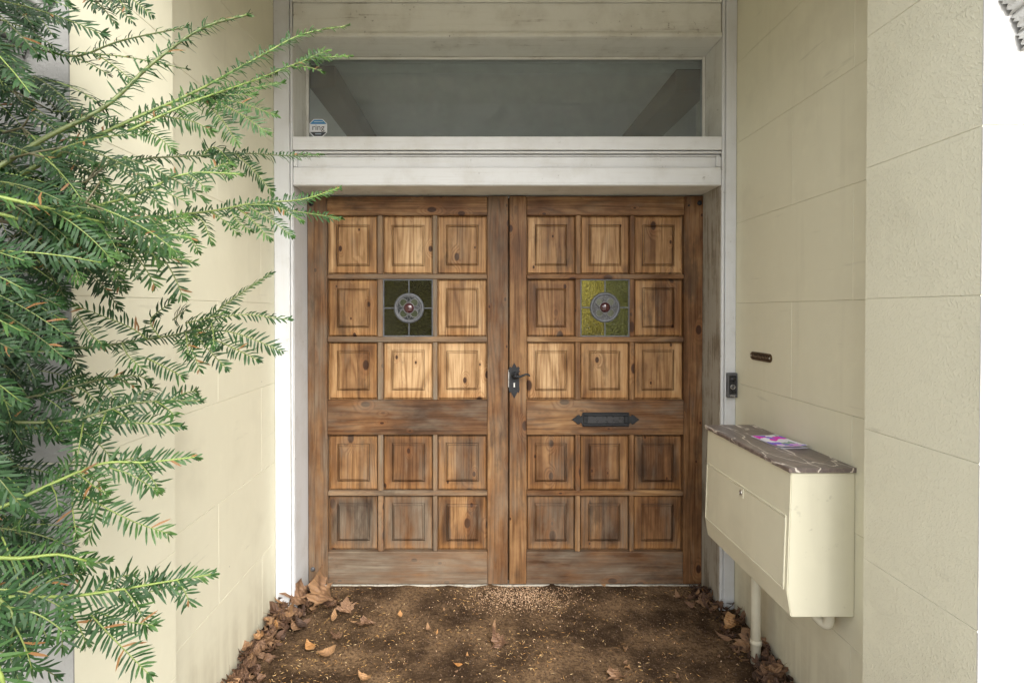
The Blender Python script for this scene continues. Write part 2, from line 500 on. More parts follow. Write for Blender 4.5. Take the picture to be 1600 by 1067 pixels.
def mat_litter(name, stops):
    k = NT(name)
    a = k.attr("age", 'GEOMETRY')
    r = k.n("ShaderNodeValToRGB"); k.l(a, r.inputs[0])
    el = r.color_ramp.elements
    el[0].position, el[0].color = stops[0][0], (*stops[0][1], 1)
    el[1].position, el[1].color = stops[-1][0], (*stops[-1][1], 1)
    for pos, c in stops[1:-1]:
        e = el.new(pos); e.color = (*c, 1)
    return k.done(r.outputs[0], 0.7, spec=0.25)
M['litter'] = mat_litter('fallen_needle', [(0, (0.09, 0.045, 0.02)), (0.4, (0.30, 0.15, 0.05)), (0.75, (0.50, 0.30, 0.10)), (1, (0.68, 0.50, 0.27))])
M['chips'] = mat_litter('wood_crumb', [(0, (0.055, 0.034, 0.021)), (0.14, (0.13, 0.08, 0.048)), (0.5, (0.42, 0.26, 0.15)), (1, (0.58, 0.42, 0.28))])

def mat_needle():
    k = NT('yew_needle')
    a = k.attr("age", 'GEOMETRY')
    t = k.attr("tone")
    n = k.noise(k.geo(), 22, 3, 0.6)
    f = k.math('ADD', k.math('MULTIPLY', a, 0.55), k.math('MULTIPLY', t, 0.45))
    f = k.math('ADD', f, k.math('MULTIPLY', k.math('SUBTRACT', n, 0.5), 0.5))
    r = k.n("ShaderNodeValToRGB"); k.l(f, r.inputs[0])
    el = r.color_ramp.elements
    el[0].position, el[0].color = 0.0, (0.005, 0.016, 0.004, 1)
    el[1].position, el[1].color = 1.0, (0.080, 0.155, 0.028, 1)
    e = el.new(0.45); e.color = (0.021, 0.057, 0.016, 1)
    col = k.mix(k.smooth(a, 1.4, 1.6), r.outputs[0], (0.17, 0.085, 0.030))
    k.b.inputs['Subsurface Weight'].default_value = 0.0
    tr = k.n("ShaderNodeBsdfTranslucent"); k.l(k.mix(1.0, col, (1.0, 1.15, 0.6), 'MULTIPLY'), tr.inputs['Color'])
    k.done(col, 0.45, spec=0.22)
    ms = k.n("ShaderNodeMixShader"); ms.inputs[0].default_value = 0.12
    k.l(k.b.outputs[0], ms.inputs[1]); k.l(tr.outputs[0], ms.inputs[2]); k.l(ms.outputs[0], k.out.inputs[0])
    return k.m
M['needle'] = mat_needle()
def mat_stem():
    k = NT('yew_stem')
    a = k.attr("age", 'GEOMETRY')
    n = k.noise(k.geo(), 120, 3, 0.6)
    r = k.n("ShaderNodeValToRGB"); k.l(k.math('ADD', a, k.math('MULTIPLY', k.math('SUBTRACT', n, 0.5), 0.3)), r.inputs[0])
    el = r.color_ramp.elements
    el[0].position, el[0].color = 0.0, (0.075, 0.050, 0.030, 1)
    el[1].position, el[1].color = 1.0, (0.18, 0.24, 0.050, 1)
    e = el.new(0.5); e.color = (0.085, 0.105, 0.028, 1)
    return k.done(r.outputs[0], 0.5, k.bump(n, 0.4, 0.001))
M['stem'] = mat_stem()
M['bark'] = mat_simple('yew_bark', (0.10, 0.065, 0.045), 0.85, 0, 0.5, 18, 0.8)

def mat_window_glass():
    k = NT('transom_glass')
    k.t.nodes.remove(k.b)
    tr = k.n("ShaderNodeBsdfTransparent"); tr.inputs[0].default_value = (0.84, 0.875, 0.875, 1)
    gl = k.n("ShaderNodeBsdfGlossy"); gl.inputs['Roughness'].default_value = 0.05
    gl.inputs['Color'].default_value = (0.9, 0.92, 0.88, 1)
    df = k.n("ShaderNodeBsdfDiffuse"); df.inputs[0].default_value = (0.52, 0.55, 0.54, 1)  # dirt film plus grey haze standing in for reflected and hall light
    fr = k.n("ShaderNodeFresnel"); fr.inputs[0].default_value = 1.5
    dust_haze = k.noise(k.geo(), 9, 4, 0.6)
    m1 = k.n("ShaderNodeMixShader"); k.l(k.smooth(dust_haze, 0.2, 0.8, 0.12, 0.22), m1.inputs[0])
    k.l(tr.outputs[0], m1.inputs[1]); k.l(df.outputs[0], m1.inputs[2])
    m2 = k.n("ShaderNodeMixShader"); k.l(fr.outputs[0], m2.inputs[0])
    k.l(m1.outputs[0], m2.inputs[1]); k.l(gl.outputs[0], m2.inputs[2])
    k.l(m2.outputs[0], k.out.inputs[0])
    return k.m
M['glass'] = mat_window_glass()

def mat_cathedral(name, col, ripple):
    k = NT(name)
    p = k.geo()
    n = k.noise(p, 105, 2, 0.5, 1.4)
    nrm = k.bump(n, ripple, 0.010)
    b = k.b
    b.inputs['Transmission Weight'].default_value = 1.0
    b.inputs['IOR'].default_value = 1.22
    return k.done(col, 0.10, nrm, spec=0.2)
M['cathedral'] = mat_cathedral('amber_lit_cathedral_glass', (0.66, 0.53, 0.10), 0.6)  # olive glass with the hall's yellow glow put into its colour
M['cathedral_dark'] = mat_cathedral('olive_cathedral_glass', (0.46, 0.44, 0.13), 0.8)
M['jewel'] = mat_simple('ruby_jewel', (0.040, 0.005, 0.007), 0.12, 0, 0.1, 10, 0, 0.8)
M['darkglass'] = mat_simple('dark_tracery_glass', (0.030, 0.034, 0.036), 0.2, 0, 0.3, 40, 0, 0.6)
M['greenglass'] = mat_simple('pale_green_tracery_glass', (0.040, 0.048, 0.022), 0.18, 0, 0.3, 60, 0.2, 0.6)

# ------------------------------------------------------------------ dimensions of the porch
YF, YD, YG = 2.78, 2.994, 3.0           # frame front, door face, glass
XL, XR = -1.0, 1.244                    # recess walls
PL, PR = -0.935, 1.145                  # pillar reveals, standing proud of the recess walls
YP_L, YP_R = 1.740, 1.692               # where the pillars end
YFAC = 1.30                             # house front
ZL = 2.80
ZC = 3.06                               # porch ceiling
ROW0, ROWH = H + 0.0345, 0.386          # render scored into courses
ZS = [ROW0 + ROWH * k for k in range(-5, 6)]

def soil_z(y):
    if y >= YF: return 0.0 + 0.05 * min(0.21, y - YF)
    if y >= 1.9: return -0.064 * (YF - y)
    return -0.064 * (YF - 1.9)

# ------------------------------------------------------------------ ground
def build_ground():
    rnd = random.Random(5)
    from mathutils import noise as mn
    xs = [-400, -60, -8, -3, -1.6, -1.2] + [-1.05 + 0.02 * i for i in range(118)] + [1.45, 1.8, 3, 8, 60, 400]
    ys = [-400, -60, -8, -2, 0, 0.8, 1.3, 1.7] + [1.9 + 0.02 * i for i in range(58)]
    verts, faces = [], []
    for y in ys:
        for x in xs:
            z = soil_z(y)
            if 1.8 < y and -1.1 < x < 1.35:
                z += 0.011 * (mn.noise(Vector((x * 4, y * 4, 0.3)))) + 0.006 * mn.noise(Vector((x * 13, y * 13, 2.0))) + 0.003 * mn.noise(Vector((x * 34, y * 34, 7.0)))
                # soil heaped a little against the walls
                z += 0.030 * math.exp(-(x - XL) / 0.10) + 0.030 * math.exp(-(XR - x) / 0.10)
                z -= 0.012
                bl = min(1.0, max(0.0, (y - (YD - 0.20)) / 0.15)); z1 = 0.0155 + 0.010 * mn.noise(Vector((x * 9, 0, 0))) + 0.003 * mn.noise(Vector((x * 34, y * 34, 7.0))); z += (z1 - z) * bl
            verts.append((x, y, z))
    n = len(xs)
    for j in range(len(ys) - 1):
        for i in range(n - 1):
            faces.append((j * n + i, j * n + i + 1, (j + 1) * n + i + 1, (j + 1) * n + i))
    o = mesh_obj('ground', verts, faces, M['soil'], origin=Vector((0, 0, 0)), smooth=True)
    props(o, 'dark brown soil strewn with litter in front of the wooden doors', 'ground', kind='structure')
build_ground()
M['paving'] = mat_render('bounce_paving', (0.40, 0.395, 0.37), 0.0, 0.4, 0.3)
pv = box('bounce_slab', -7, 7, -9, 1.15, -0.2, -0.045, M['paving'], None, 0.004)  # unseen slab added to bounce light up into the porch
props(pv, 'unseen pale added drive in front of the house, behind the camera', 'reflector', kind='structure')

# ------------------------------------------------------------------ walls of scored render, each block its own piece
def wall_blocks(parent, axis, plane, face, a0, a1, rows, mat, joint=0.0032, depth=0.05, cuts=None, zlo=-0.2, zhi=4, chamfer=0.0022):
    """axis 'y': plane at x=plane, running along y from a0 to a1, face = sign of the outward normal."""
    for r in range(len(rows) - 1):
        z0, z1 = max(rows[r], zlo), min(rows[r + 1], zhi)
        if z1 - z0 < 0.02: continue
        cs = [a0] + [c for c in (cuts(r) if cuts else []) if a0 < c < a1] + [a1]
        for i in range(len(cs) - 1):
            b0, b1 = cs[i], cs[i + 1]
            g = joint / 2
            o0 = b0 + (g if i > 0 else 0); o1 = b1 - (g if i < len(cs) - 2 else 0)
            q0, q1 = z0 + g, z1 - g
            e = chamfer
            back, front = -face * depth, 0.0
            def pt(d, a, z):
                return Vector((plane + d, a, z)) if axis == 'y' else Vector((a, plane + d, z))
            v = [pt(back, o0, q0), pt(back, o1, q0), pt(back, o1, q1), pt(back, o0, q1),
                 pt(-face * e, o0, q0), pt(-face * e, o1, q0), pt(-face * e, o1, q1), pt(-face * e, o0, q1),
                 pt(front, o0 + (e if i > 0 else 0), q0 + e), pt(front, o1 - (e if i < len(cs) - 2 else 0), q0 + e),
                 pt(front, o1 - (e if i < len(cs) - 2 else 0), q1 - e), pt(front, o0 + (e if i > 0 else 0), q1 - e)]
            f = [(0, 1, 5, 4), (1, 2, 6, 5), (2, 3, 7, 6), (3, 0, 4, 7), (4, 5, 9, 8), (5, 6, 10, 9), (6, 7, 11, 10), (7, 4, 8, 11), (8, 9, 10, 11), (3, 2, 1, 0)]
            o = mesh_obj('block', v, f, mat, parent)
            bmn = bmesh.new(); bmn.from_mesh(o.data); bmesh.ops.recalc_face_normals(bmn, faces=bmn.faces); bmn.to_mesh(o.data); bmn.free()

# recess walls
wl = empty('recess_wall', (XL, 2.3, 0), 'smooth cream rendered recess wall left of the white door frame, behind the yew', 'wall')
box('wall_core', XL - 0.30, XL - 0.004, YP_L - 0.1, 3.3, -0.3, ZC + 0.3, M['cream'], wl, 0)
wall_blocks(wl, 'y', XL, 1, YP_L - 0.02, YF + 0.10, ZS, M['cream'], cuts=lambda r: [2.17] if r % 2 == 0 else [2.60], zhi=ZC, joint=0.0009, depth=0.004 - 0.0005, chamfer=0.0009)
wr = empty('recess_wall', (XR, 2.3, 0), 'smooth cream rendered recess wall right of the frame, behind the metal cabinet', 'wall')
box('wall_core', XR + 0.004, XR + 0.30, YP_R - 0.1, 3.3, -0.3, ZC + 0.3, M['cream'], wr, 0)
wall_blocks(wr, 'y', XR, -1, YP_R - 0.02, YF + 0.10, ZS, M['cream'], cuts=lambda r: [2.272] if r % 2 == 0 else [1.9], zhi=ZC, joint=0.0009, depth=0.004 - 0.0005, chamfer=0.0009)

# pillars with roughcast reveals, and the house front
def pillar(px, yend, face, label, labelf, fmat, pmat):
    t = empty('porch_pillar', (px, YFAC, -0.1), label, 'pillar')
    x0, x1 = (px - 0.30, px - 0.004) if face > 0 else (px + 0.004, px + 0.30)
    box('pillar_core', x0, x1, YFAC + 0.004, yend - 0.004, -0.3, ZC + 0.3, pmat, t, 0)
    wall_blocks(t, 'y', px, face, YFAC + 0.0035, yend, ZS, pmat, zhi=ZC + 0.2, joint=0.0009, depth=0.0035, zlo=-0.25, chamfer=0.0007)
    # arris: the far side of the pillar stands out from the recess wall
    xa, xb = (XL - 0.02, px - 0.001) if face > 0 else (px + 0.001, XR + 0.02)
    box('return_face', xa, xb, yend - 0.003, yend + 0.002, -0.25, ZC + 0.2, pmat, t, 0.001)
    f = empty('house_front', (px - face * 0.5, YFAC, -0.1), labelf, 'facade')
    fx0, fx1 = (px - 3.6, px) if face > 0 else (px, px + 3.6)
    box('wall_core', fx0 + (0 if face > 0 else 0.0045), fx1 - (0.0045 if face > 0 else 0), YFAC + 0.0042, YFAC + 0.30, -0.3, 6.0, fmat, f, 0)
    vis = (px - 0.75, px) if face > 0 else (px, px + 0.75)
    wall_blocks(f, 'x', YFAC, -1, vis[0], vis[1], ZS + [ZS[-1] + ROWH], fmat, joint=0.0035, depth=0.0038, zlo=-0.25)
    out = (fx0, px - 0.755) if face > 0 else (px + 0.755, fx1)
    wall_blocks(f, 'x', YFAC, -1, out[0], out[1], ZS + [ZS[-1] + ROWH], fmat, joint=0.0035, depth=0.0038, zlo=-0.25)
pillar(PL, YP_L, 1, 'cream roughcast porch pillar on the left, partly hidden by yew branches', 'house front coloured grey for shade behind the yew on the far left', M['facade_shade'], M['cream'])
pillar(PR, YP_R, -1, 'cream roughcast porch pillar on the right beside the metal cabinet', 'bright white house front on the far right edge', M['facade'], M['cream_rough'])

t = empty('porch_lintel', (0.1, YFAC, ZC), 'rendered lintel and soffit over the porch opening, above the picture', 'lintel')
box('lintel_face', PL - 3.6, PR + 3.6, YFAC - 0.02, YFAC + 0.29, ZL, 6.0, M['facade'], t, 0)
box('soffit', XL - 0.2, XR + 0.2, YFAC + 0.295, 3.3, ZC, ZC + 0.2, M['cream'], t, 0)

# ------------------------------------------------------------------ hall seen through the glass
def structure(o): return props(o, kind='structure')
structure(box('hall_floor', -3.2, 3.2, 3.10, 8.5, -0.05, 0.0, M['hall_floor'], None, 0))
structure(box('hall_ceiling', -3.2, 3.2, 3.165, 8.5, 2.78, 2.88, M['hall'], None, 0))
structure(box('hall_wall_left', -3.3, -3.2, 3.10, 3.9, -0.05, 2.88, M['hall'], None, 0))
structure(box('hall_wall_right', 3.2, 3.3, 3.10, 8.6, -0.05, 2.88, M['hall_dark'], None, 0))
structure(box('hall_wall_back', -3.2, 0.55, 8.5, 8.6, -0.05, 2.88, M['hall_dark'], None, 0))
structure(box('hall_wall_back_right', 1.79, 3.2, 8.5, 8.6, -0.05, 2.88, M['hall_dark'], None, 0))
structure(box('hall_wall_back_head', 0.55, 1.79, 8.5, 8.6, 2.35, 2.88, M['hall_dark'], None, 0))
# partition either side of the frame, closing the hall off from the porch walls
structure(box('front_wall_left', -3.2, XL - 0.31, 2.95, 3.10, -0.05, 3.2, M['hall'], None, 0))
structure(box('front_wall_right', XR + 0.31, 3.2, 2.95, 3.10, -0.05, 3.2, M['hall'], None, 0))
structure(box('front_wall_head', XL - 0.3, XR + 0.3, 3.06, 3.16, H + 1.36, 3.3, M['hall'], None, 0))
structure(box('side_bounce_slab', -14, -3.32, 2.0, 12, -0.3, -0.06, M['paving'], None, 0))  # unseen slab added to bounce daylight onto the hall ceiling
def beam(x0, x1, y0, label):
    b = box('ceiling_beam', x0, x1, y0, 8.45, 2.66, 2.782, M['beam'], None, 0.006)
    props(b, label, 'beam', 'ceiling beams in the hall')
beam(-0.915, -0.775, 3.062, 'dark brown ceiling beam seen through the left end of the transom window')
beam(1.065, 1.255, 3.11, 'dark brown ceiling beam seen through the right end of the transom window')

# ------------------------------------------------------------------ door frame with transom window
fr = empty('door_frame', (0.13, YF, 0), 'white painted timber door frame with a wide transom window over the doors', 'door frame')
JL, JR = -0.908, 1.172                  # inner faces of the jambs
ZH = H + 0.606                          # underside of the head above the doors
ZSILL = H + 0.8406
ZTOP = H + 1.322                        # head of the transom window
# jambs (the reveal), architraves and beads
box('jamb', XL + 0.004, JL, YF + 0.002, 3.06, -0.1, ZH + 0.02, M['white'], fr, 0.002)
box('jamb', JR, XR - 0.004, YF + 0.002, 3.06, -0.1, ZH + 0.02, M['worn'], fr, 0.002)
box('architrave', XL + 0.001, -0.9225, YF - 0.016, YF + 0.001, -0.1, ZC - 0.002, M['white'], fr, 0.003)
box('architrave', 1.190, XR - 0.001, YF - 0.016, YF + 0.001, -0.1, ZC - 0.002, M['white'], fr, 0.003)
box('bead', -0.9205, JL - 0.001, YF - 0.012, YF + 0.0015, -0.1, ZC - 0.004, M['white'], fr, 0.005, 2)
box('bead', JR + 0.001, 1.188, YF - 0.012, YF + 0.0015, -0.1, ZC - 0.004, M['white'], fr, 0.005, 2)
# head above the doors: soffit, flat board, recessed panel, sill
box('head_soffit', JL + 0.001, JR - 0.001, YF + 0.001, 3.06, ZH, ZH + 0.03, M['aged'], fr, 0.002)
box('head_board', JL + 0.0005, JR - 0.0005, YF - 0.010, YF + 0.0005, ZH - 0.001, H + 0.694, M['white_h'], fr, 0.003)
box('head_bead', JL + 0.002, JR - 0.002, YF - 0.0145, YF - 0.0105, ZH + 0.002, ZH + 0.013, M['white_h'], fr, 0.0018)
box('recessed_panel', JL + 0.0012, JR - 0.0012, YF + 0.008, YF + 0.02, H + 0.6945, H + 0.7475, M['white_h'], fr, 0.001)
box('panel_end', JR - 0.024, JR - 0.0008, YF - 0.008, YF + 0.0028, H + 0.6955, H + 0.7470, M['white'], fr, 0.003)
box('panel_end', JL + 0.0008, JL + 0.020, YF - 0.008, YF + 0.0028, H + 0.6955, H + 0.7470, M['white'], fr, 0.003)
box('moulding', JL + 0.0006, JR - 0.0006, YF - 0.002, YF + 0.02, H + 0.7485, H + 0.7560, M['white_h'], fr, 0.003)
box('moulding', JL + 0.0004, JR - 0.0004, YF - 0.013, YF + 0.02, H + 0.7610, H + 0.7705, M['white_h'], fr, 0.004, 2)
box('sill', JL + 0.0007, JR - 0.0007, YF - 0.017, 2.985, H + 0.776, ZSILL, M['white_h'], fr, 0.004, 2)
box('transom_core', JL + 0.0015, JR - 0.0015, YF + 0.021, 3.058, ZH + 0.031, H + 0.775, M['white_h'], fr, 0)
# transom window: side linings, head lining, stops
box('side_lining', XL + 0.005, -0.909, YF + 0.003, 3.055, ZSILL - 0.01, ZTOP + 0.03, M['aged_bounce_v'], fr, 0.002)
box('side_lining', 1.176, XR - 0.005, YF + 0.003, 3.055, ZSILL - 0.01, ZTOP + 0.03, M['aged_bounce_v'], fr, 0.002)
box('head_lining', -0.908, 1.175, YF + 0.002, 3.054, ZTOP, ZTOP + 0.03, M['aged'], fr, 0.002)
box('glazing_stop', -0.9085, -0.894, 2.978, 2.994, ZSILL - 0.009, ZTOP - 0.001, M['aged_bounce_v'], fr, 0.003)
box('glazing_stop', 1.161, 1.1755, 2.978, 2.994, ZSILL - 0.009, ZTOP - 0.001, M['aged_bounce_v'], fr, 0.003)
box('glazing_stop', -0.893, 1.160, 2.979, 2.994, ZTOP - 0.014, ZTOP - 0.0015, M['aged'], fr, 0.003)
box('window_pane', -0.905, 1.172, YG, YG + 0.005, ZSILL - 0.008, ZTOP - 0.002, M['glass'], fr, 0)
# boards above the transom window
box('frieze_bead', JL + 0.0003, JR - 0.0003, YF - 0.014, YF + 0.0012, ZTOP - 0.001, ZTOP + 0.021, M['aged'], fr, 0.005, 2)
box('frieze_board', JL + 0.0009, JR - 0.0009, YF - 0.004, YF + 0.02, ZTOP + 0.022, H + 1.488, M['aged'], fr, 0.002)
box('cornice_bead', JL + 0.0003, JR - 0.0003, YF - 0.015, YF + 0.0016, H + 1.489, H + 1.506, M['aged'], fr, 0.005, 2)
box('cornice_board', JL + 0.0011, JR - 0.0011, YF - 0.006, YF + 0.02, H + 1.507, ZC - 0.003, M['aged'], fr, 0.002)
box('threshold', JL + 0.001, JR - 0.001, YD - 0.003, 3.058, -0.05, 0.0200, M['worn'], fr, 0.003)

# security sticker in the corner of the transom pane
def text_mesh(name, body, size, mat, parent, loc, rot, align='CENTER', extrude=0.0):
    c = bpy.data.curves.new(name, 'FONT')
    c.body = body; c.size = size; c.align_x = align; c.align_y = 'CENTER'; c.extrude = extrude
    c.resolution_u = 3
    tmp = bpy.data.objects.new(name + '_tmp', c)
    COL.objects.link(tmp)
    dg = bpy.context.evaluated_depsgraph_get()
    me = bpy.data.meshes.new_from_object(tmp.evaluated_get(dg))
    bpy.data.objects.remove(tmp)
    me.materials.clear(); me.materials.append(mat)
    o = bpy.data.objects.new(name, me)
    place(o, loc, parent)
    o.rotation_euler = rot
    return o
M['stk_white'] = mat_simple('sticker_white', (0.80, 0.82, 0.84), 0.4, 0, 0.03)
M['stk_blue'] = mat_simple('sticker_blue', (0.055, 0.26, 0.52), 0.4, 0, 0.05)
M['stk_dark'] = mat_simple('sticker_slate', (0.055, 0.062, 0.070), 0.4, 0, 0.05)
M['stk_pale'] = mat_simple('sticker_pale_print', (0.50, 0.60, 0.68), 0.4, 0, 0.05)
SX, SZ, SR = P(497.3, 200.5, YG).x, P(497.3, 200.5, YG).z, 0.0465
st = empty('window_sticker', (SX, YG - 0.002, SZ - SR), 'octagonal blue and white security sticker in the transom window corner', 'sticker')
def octo(r, zlo=-9, zhi=9):
    k_ = r * 0.50
    pts = [(-k_, -r), (k_, -r), (r, -k_), (r, k_), (k_, r), (-k_, r), (-r, k_), (-r, -k_)]
    # clip between zlo and zhi
    def clip(ps, z, keep_above):
        out = []
        for i in range(len(ps)):
            a_, b_ = ps[i], ps[(i + 1) % len(ps)]
            ia = (a_[1] >= z) if keep_above else (a_[1] <= z)
            ib = (b_[1] >= z) if keep_above else (b_[1] <= z)
            if ia: out.append(a_)
            if ia != ib:
                tt = (z - a_[1]) / (b_[1] - a_[1]); out.append((a_[0] + (b_[0] - a_[0]) * tt, z))
        return out
    ps = clip(pts, zlo, True); ps = clip(ps, zhi, False)
    return [(SX + x, SZ + z) for x, z in ps]
extrude_outline('backing', octo(SR), YG - 0.0012, YG - 0.0003, M['stk_white'], st)
extrude_outline('blue_band', octo(SR * 0.92, SR * 0.44), YG - 0.0018, YG - 0.0013, M['stk_blue'], st)
extrude_outline('dark_band', octo(SR * 0.92, -9, -SR * 0.46), YG - 0.0018, YG - 0.0013, M['stk_dark'], st)
text_mesh('lettering', 'ring', 0.043, M['stk_dark'], st, (SX, YG - 0.002, SZ + 0.002), (math.radians(90), 0, 0))
box('print_line', SX - 0.022, SX + 0.024, YG - 0.0023, YG - 0.0019, SZ + 0.0305, SZ + 0.0345, M['stk_pale'], st, 0)
box('print_line', SX - 0.016, SX + 0.016, YG - 0.0023, YG - 0.0019, SZ - 0.0335, SZ - 0.0295, M['stk_pale'], st, 0)

# ------------------------------------------------------------------ the two panelled doors
S = F / YD
def dx(u): return (u - 750.0) / S
def dz(v): return H + (485.0 - v) / S
random.seed(11)

def wood(o, tone, wear):
    o["tone"] = float(tone); o["wear"] = float(wear)
    return o

def wood_box(name, u0, u1, v0, v1, y0, mat, parent, tone, wear, bevel=0.003, thick=0.045):
    return wood(box(name, dx(u0), dx(u1), y0, y0 + thick, dz(v1), dz(v0), mat, parent, bevel), tone, wear)

def door_panel(u0, u1, v0, v1, parent, tone, wear, y=YD + 0.021):
    x0, x1, z0, z1 = dx(u0), dx(u1), dz(v1), dz(v0)
    cx, cz = (x0 + x1) / 2, (z0 + z1) / 2
    hw, hh = (x1 - x0) / 2, (z1 - z0) / 2
    j = lambda s_: random.uniform(-s_, s_)
    m = 0.0430 + j(0.002)
    rings = [(-0.006, 0.014), (0.0042, 0.0135), (0.0046, 0.002), (0.0065, 0.0), (m, 0.0), (m + 0.0006, 0.0105), (m + 0.0034, 0.0105), (m + 0.0036, 0.001), (m + 0.0095, -0.004), (m + 0.0100, 0.0045), (m + 0.0126, 0.0045), (m + 0.0130, -0.001)]
    dzr = j(0.002)
    verts, faces = [], []
    for ins, dy in rings:
        s_ = 0 if ins < 0.01 else dzr
        for sx, sz in ((-1, -1), (1, -1), (1, 1), (-1, 1)):
            verts.append((cx + sx * (hw - ins), y + dy, cz + sz * (hh - ins) + s_))
    for r in range(len(rings) - 1):
        for q in range(4):
            q2 = (q + 1) % 4
            faces.append((r * 4 + q, r * 4 + q2, (r + 1) * 4 + q2, (r + 1) * 4 + q))
    b = (len(rings) - 1) * 4
    faces.append((b, b + 1, b + 2, b + 3))
    o = mesh_obj('panel', verts, faces, M['wood_p'], parent)
    return wood(o, tone, wear)

def petal_ring(name, cx, cz, y, r, rt, mat, parent, n=20, sx=1.0):
    pts = [Vector((cx + math.cos(2 * math.pi * k / n) * r * sx, y, cz + math.sin(2 * math.pi * k / n) * r)) for k in range(n)]
    verts, faces = [], []
    m = 5
    for k, p in enumerate(pts):
        rad = Vector((math.cos(2 * math.pi * k / n), 0, math.sin(2 * math.pi * k / n)))
        for q in range(m):
            th = 2 * math.pi * q / m
            verts.append(p + rad * rt * math.cos(th) + Vector((0, -1, 0)) * rt * math.sin(th))
    for k in range(n):
        for q in range(m):
            faces.append((k * m + q, k * m + (q + 1) % m, ((k + 1) % n) * m + (q + 1) % m, ((k + 1) % n) * m + q))
    return mesh_obj(name, verts, faces, mat, parent, smooth=True)

def disc(name, cx, cz, y, r, mat, parent, n=28, thick=0.002):
    return extrude_outline(name, [(cx + r * math.cos(2 * math.pi * k / n), cz + r * math.sin(2 * math.pi * k / n)) for k in range(n)], y, y + thick, mat, parent)

def leaded_light(u0, u1, v0, v1, parent, mats, cu, cv):
    x0, x1, z0, z1 = dx(u0), dx(u1), dz(v1), dz(v0)
    cx, cz = dx(cu), dz(cv)
    y = YD + 0.016
    w = 0.008
    # the lead border is the part, everything else in the light hangs from it
    bm = bmesh.new()
    oc = Vector(((x0 + x1) / 2, y, (z0 + z1) / 2))
    for (a, b, c, d) in ((x0, x1, z1 - w, z1), (x0, x1, z0, z0 + w), (x0, x0 + w, z0 + w, z1 - w), (x1 - w, x1, z0 + w, z1 - w)):
        add_box(bm, a - oc.x, b - oc.x, -0.004, 0.004, c - oc.z, d - oc.z, 0.0015)
    lt = bm_obj('leaded_light', bm, M['lead'], parent, oc)
    lt["label"] = 'square leaded light with an amber-lit pane and ruby rosette' if mats[0] is M['cathedral'] else 'square leaded light with dark olive glass and ruby rosette'
    g = 0.0006
    quads = ((x0 + 0.003, cx - g, cz + g, z1 - 0.003), (cx + g, x1 - 0.003, cz + g, z1 - 0.003), (x0 + 0.003, cx - g, z0 + 0.003, cz - g), (cx + g, x1 - 0.003, z0 + 0.003, cz - g))
    for (a, b, c, d), mt in zip(quads, mats):
        box('pane', a, b, y - 0.0015, y + 0.0025, c, d, mt, lt, 0)
    R = 0.080
    def came(a, b, c, d): box('lead_came', a, b, y - 0.0042, y - 0.0018, c, d, M['lead'], lt, 0.001)
    t_ = 0.0032
    came(cx - t_, cx + t_, cz + R - 0.002, z1 - w); came(cx - t_, cx + t_, z0 + w, cz - R + 0.002)
    came(x0 + w, cx - R + 0.002, cz - t_, cz + t_); came(cx + R - 0.002, x1 - w, cz - t_, cz + t_)
    # rosette
    disc('rosette_back', cx, cz, y - 0.0050, R - 0.004, M['darkglass'], lt, 32, 0.003)
    n = 32
    verts, faces = [], []
    for rr, dy in ((R, 0.002), (R - 0.002, -0.004), (R - 0.008, -0.0055), (R - 0.015, -0.004), (R - 0.0165, 0.001)):
        for k in range(n):
            th = 2 * math.pi * k / n
            verts.append((cx + rr * math.cos(th), y - 0.004 + dy, cz + rr * math.sin(th)))
    for r in range(4):
        for k in range(n):
            faces.append((r * n + k, r * n + (k + 1) % n, (r + 1) * n + (k + 1) % n, (r + 1) * n + k))
    mesh_obj('rosette_ring', verts, faces, M['lead'], lt, smooth=True)
    petal_ring('tracery_ring', cx, cz, y - 0.0065, R - 0.0175, 0.0016, M['bead_metal'], lt, 28)
    for q in range(4):
        th = math.pi / 4 + q * math.pi / 2
        px, pz = cx + 0.0405 * math.cos(th), cz + 0.0405 * math.sin(th)
        disc('petal_glass', px, pz, y - 0.0062, 0.0195, M['greenglass'], lt, 16, 0.001)
        petal_ring('petal', px, pz, y - 0.0068, 0.0200, 0.0020, M['bead_metal'], lt, 16)
        th = q * math.pi / 2
        c_, s_ = math.cos(th), math.sin(th)
        dia = [(0.030, 0), (0.044, 0.0095), (0.0605, 0), (0.044, -0.0095)]
        pts = [Vector((cx + a * c_ - b * s_, y - 0.0070, cz + a * s_ + b * c_)) for a, b in dia]
        pts.append(pts[0])
        tube('diamond', pts, 0.0017, M['bead_metal'], lt, 5)
    petal_ring('jewel_setting', cx, cz, y - 0.0075, 0.0285, 0.0024, M['bead_metal'], lt, 24)
    verts, faces = [], []
    rings = 6; n = 20
    for r in range(rings):
        ph = r / rings * math.pi / 2
        for k in range(n):
            th = 2 * math.pi * k / n
            verts.append((cx + 0.027 * math.cos(ph) * math.cos(th), y - 0.006 - 0.014 * math.sin(ph), cz + 0.027 * math.cos(ph) * math.sin(th)))
    verts.append((cx, y - 0.020, cz))
    for r in range(rings - 1):
        for k in range(n):
            faces.append((r * n + k, r * n + (k + 1) % n, (r + 1) * n + (k + 1) % n, (r + 1) * n + k))
    for k in range(n): faces.append(((rings - 1) * n + k, (rings - 1) * n + (k + 1) % n, len(verts) - 1))
    mesh_obj('jewel', verts, faces, M['jewel'], lt, smooth=True)

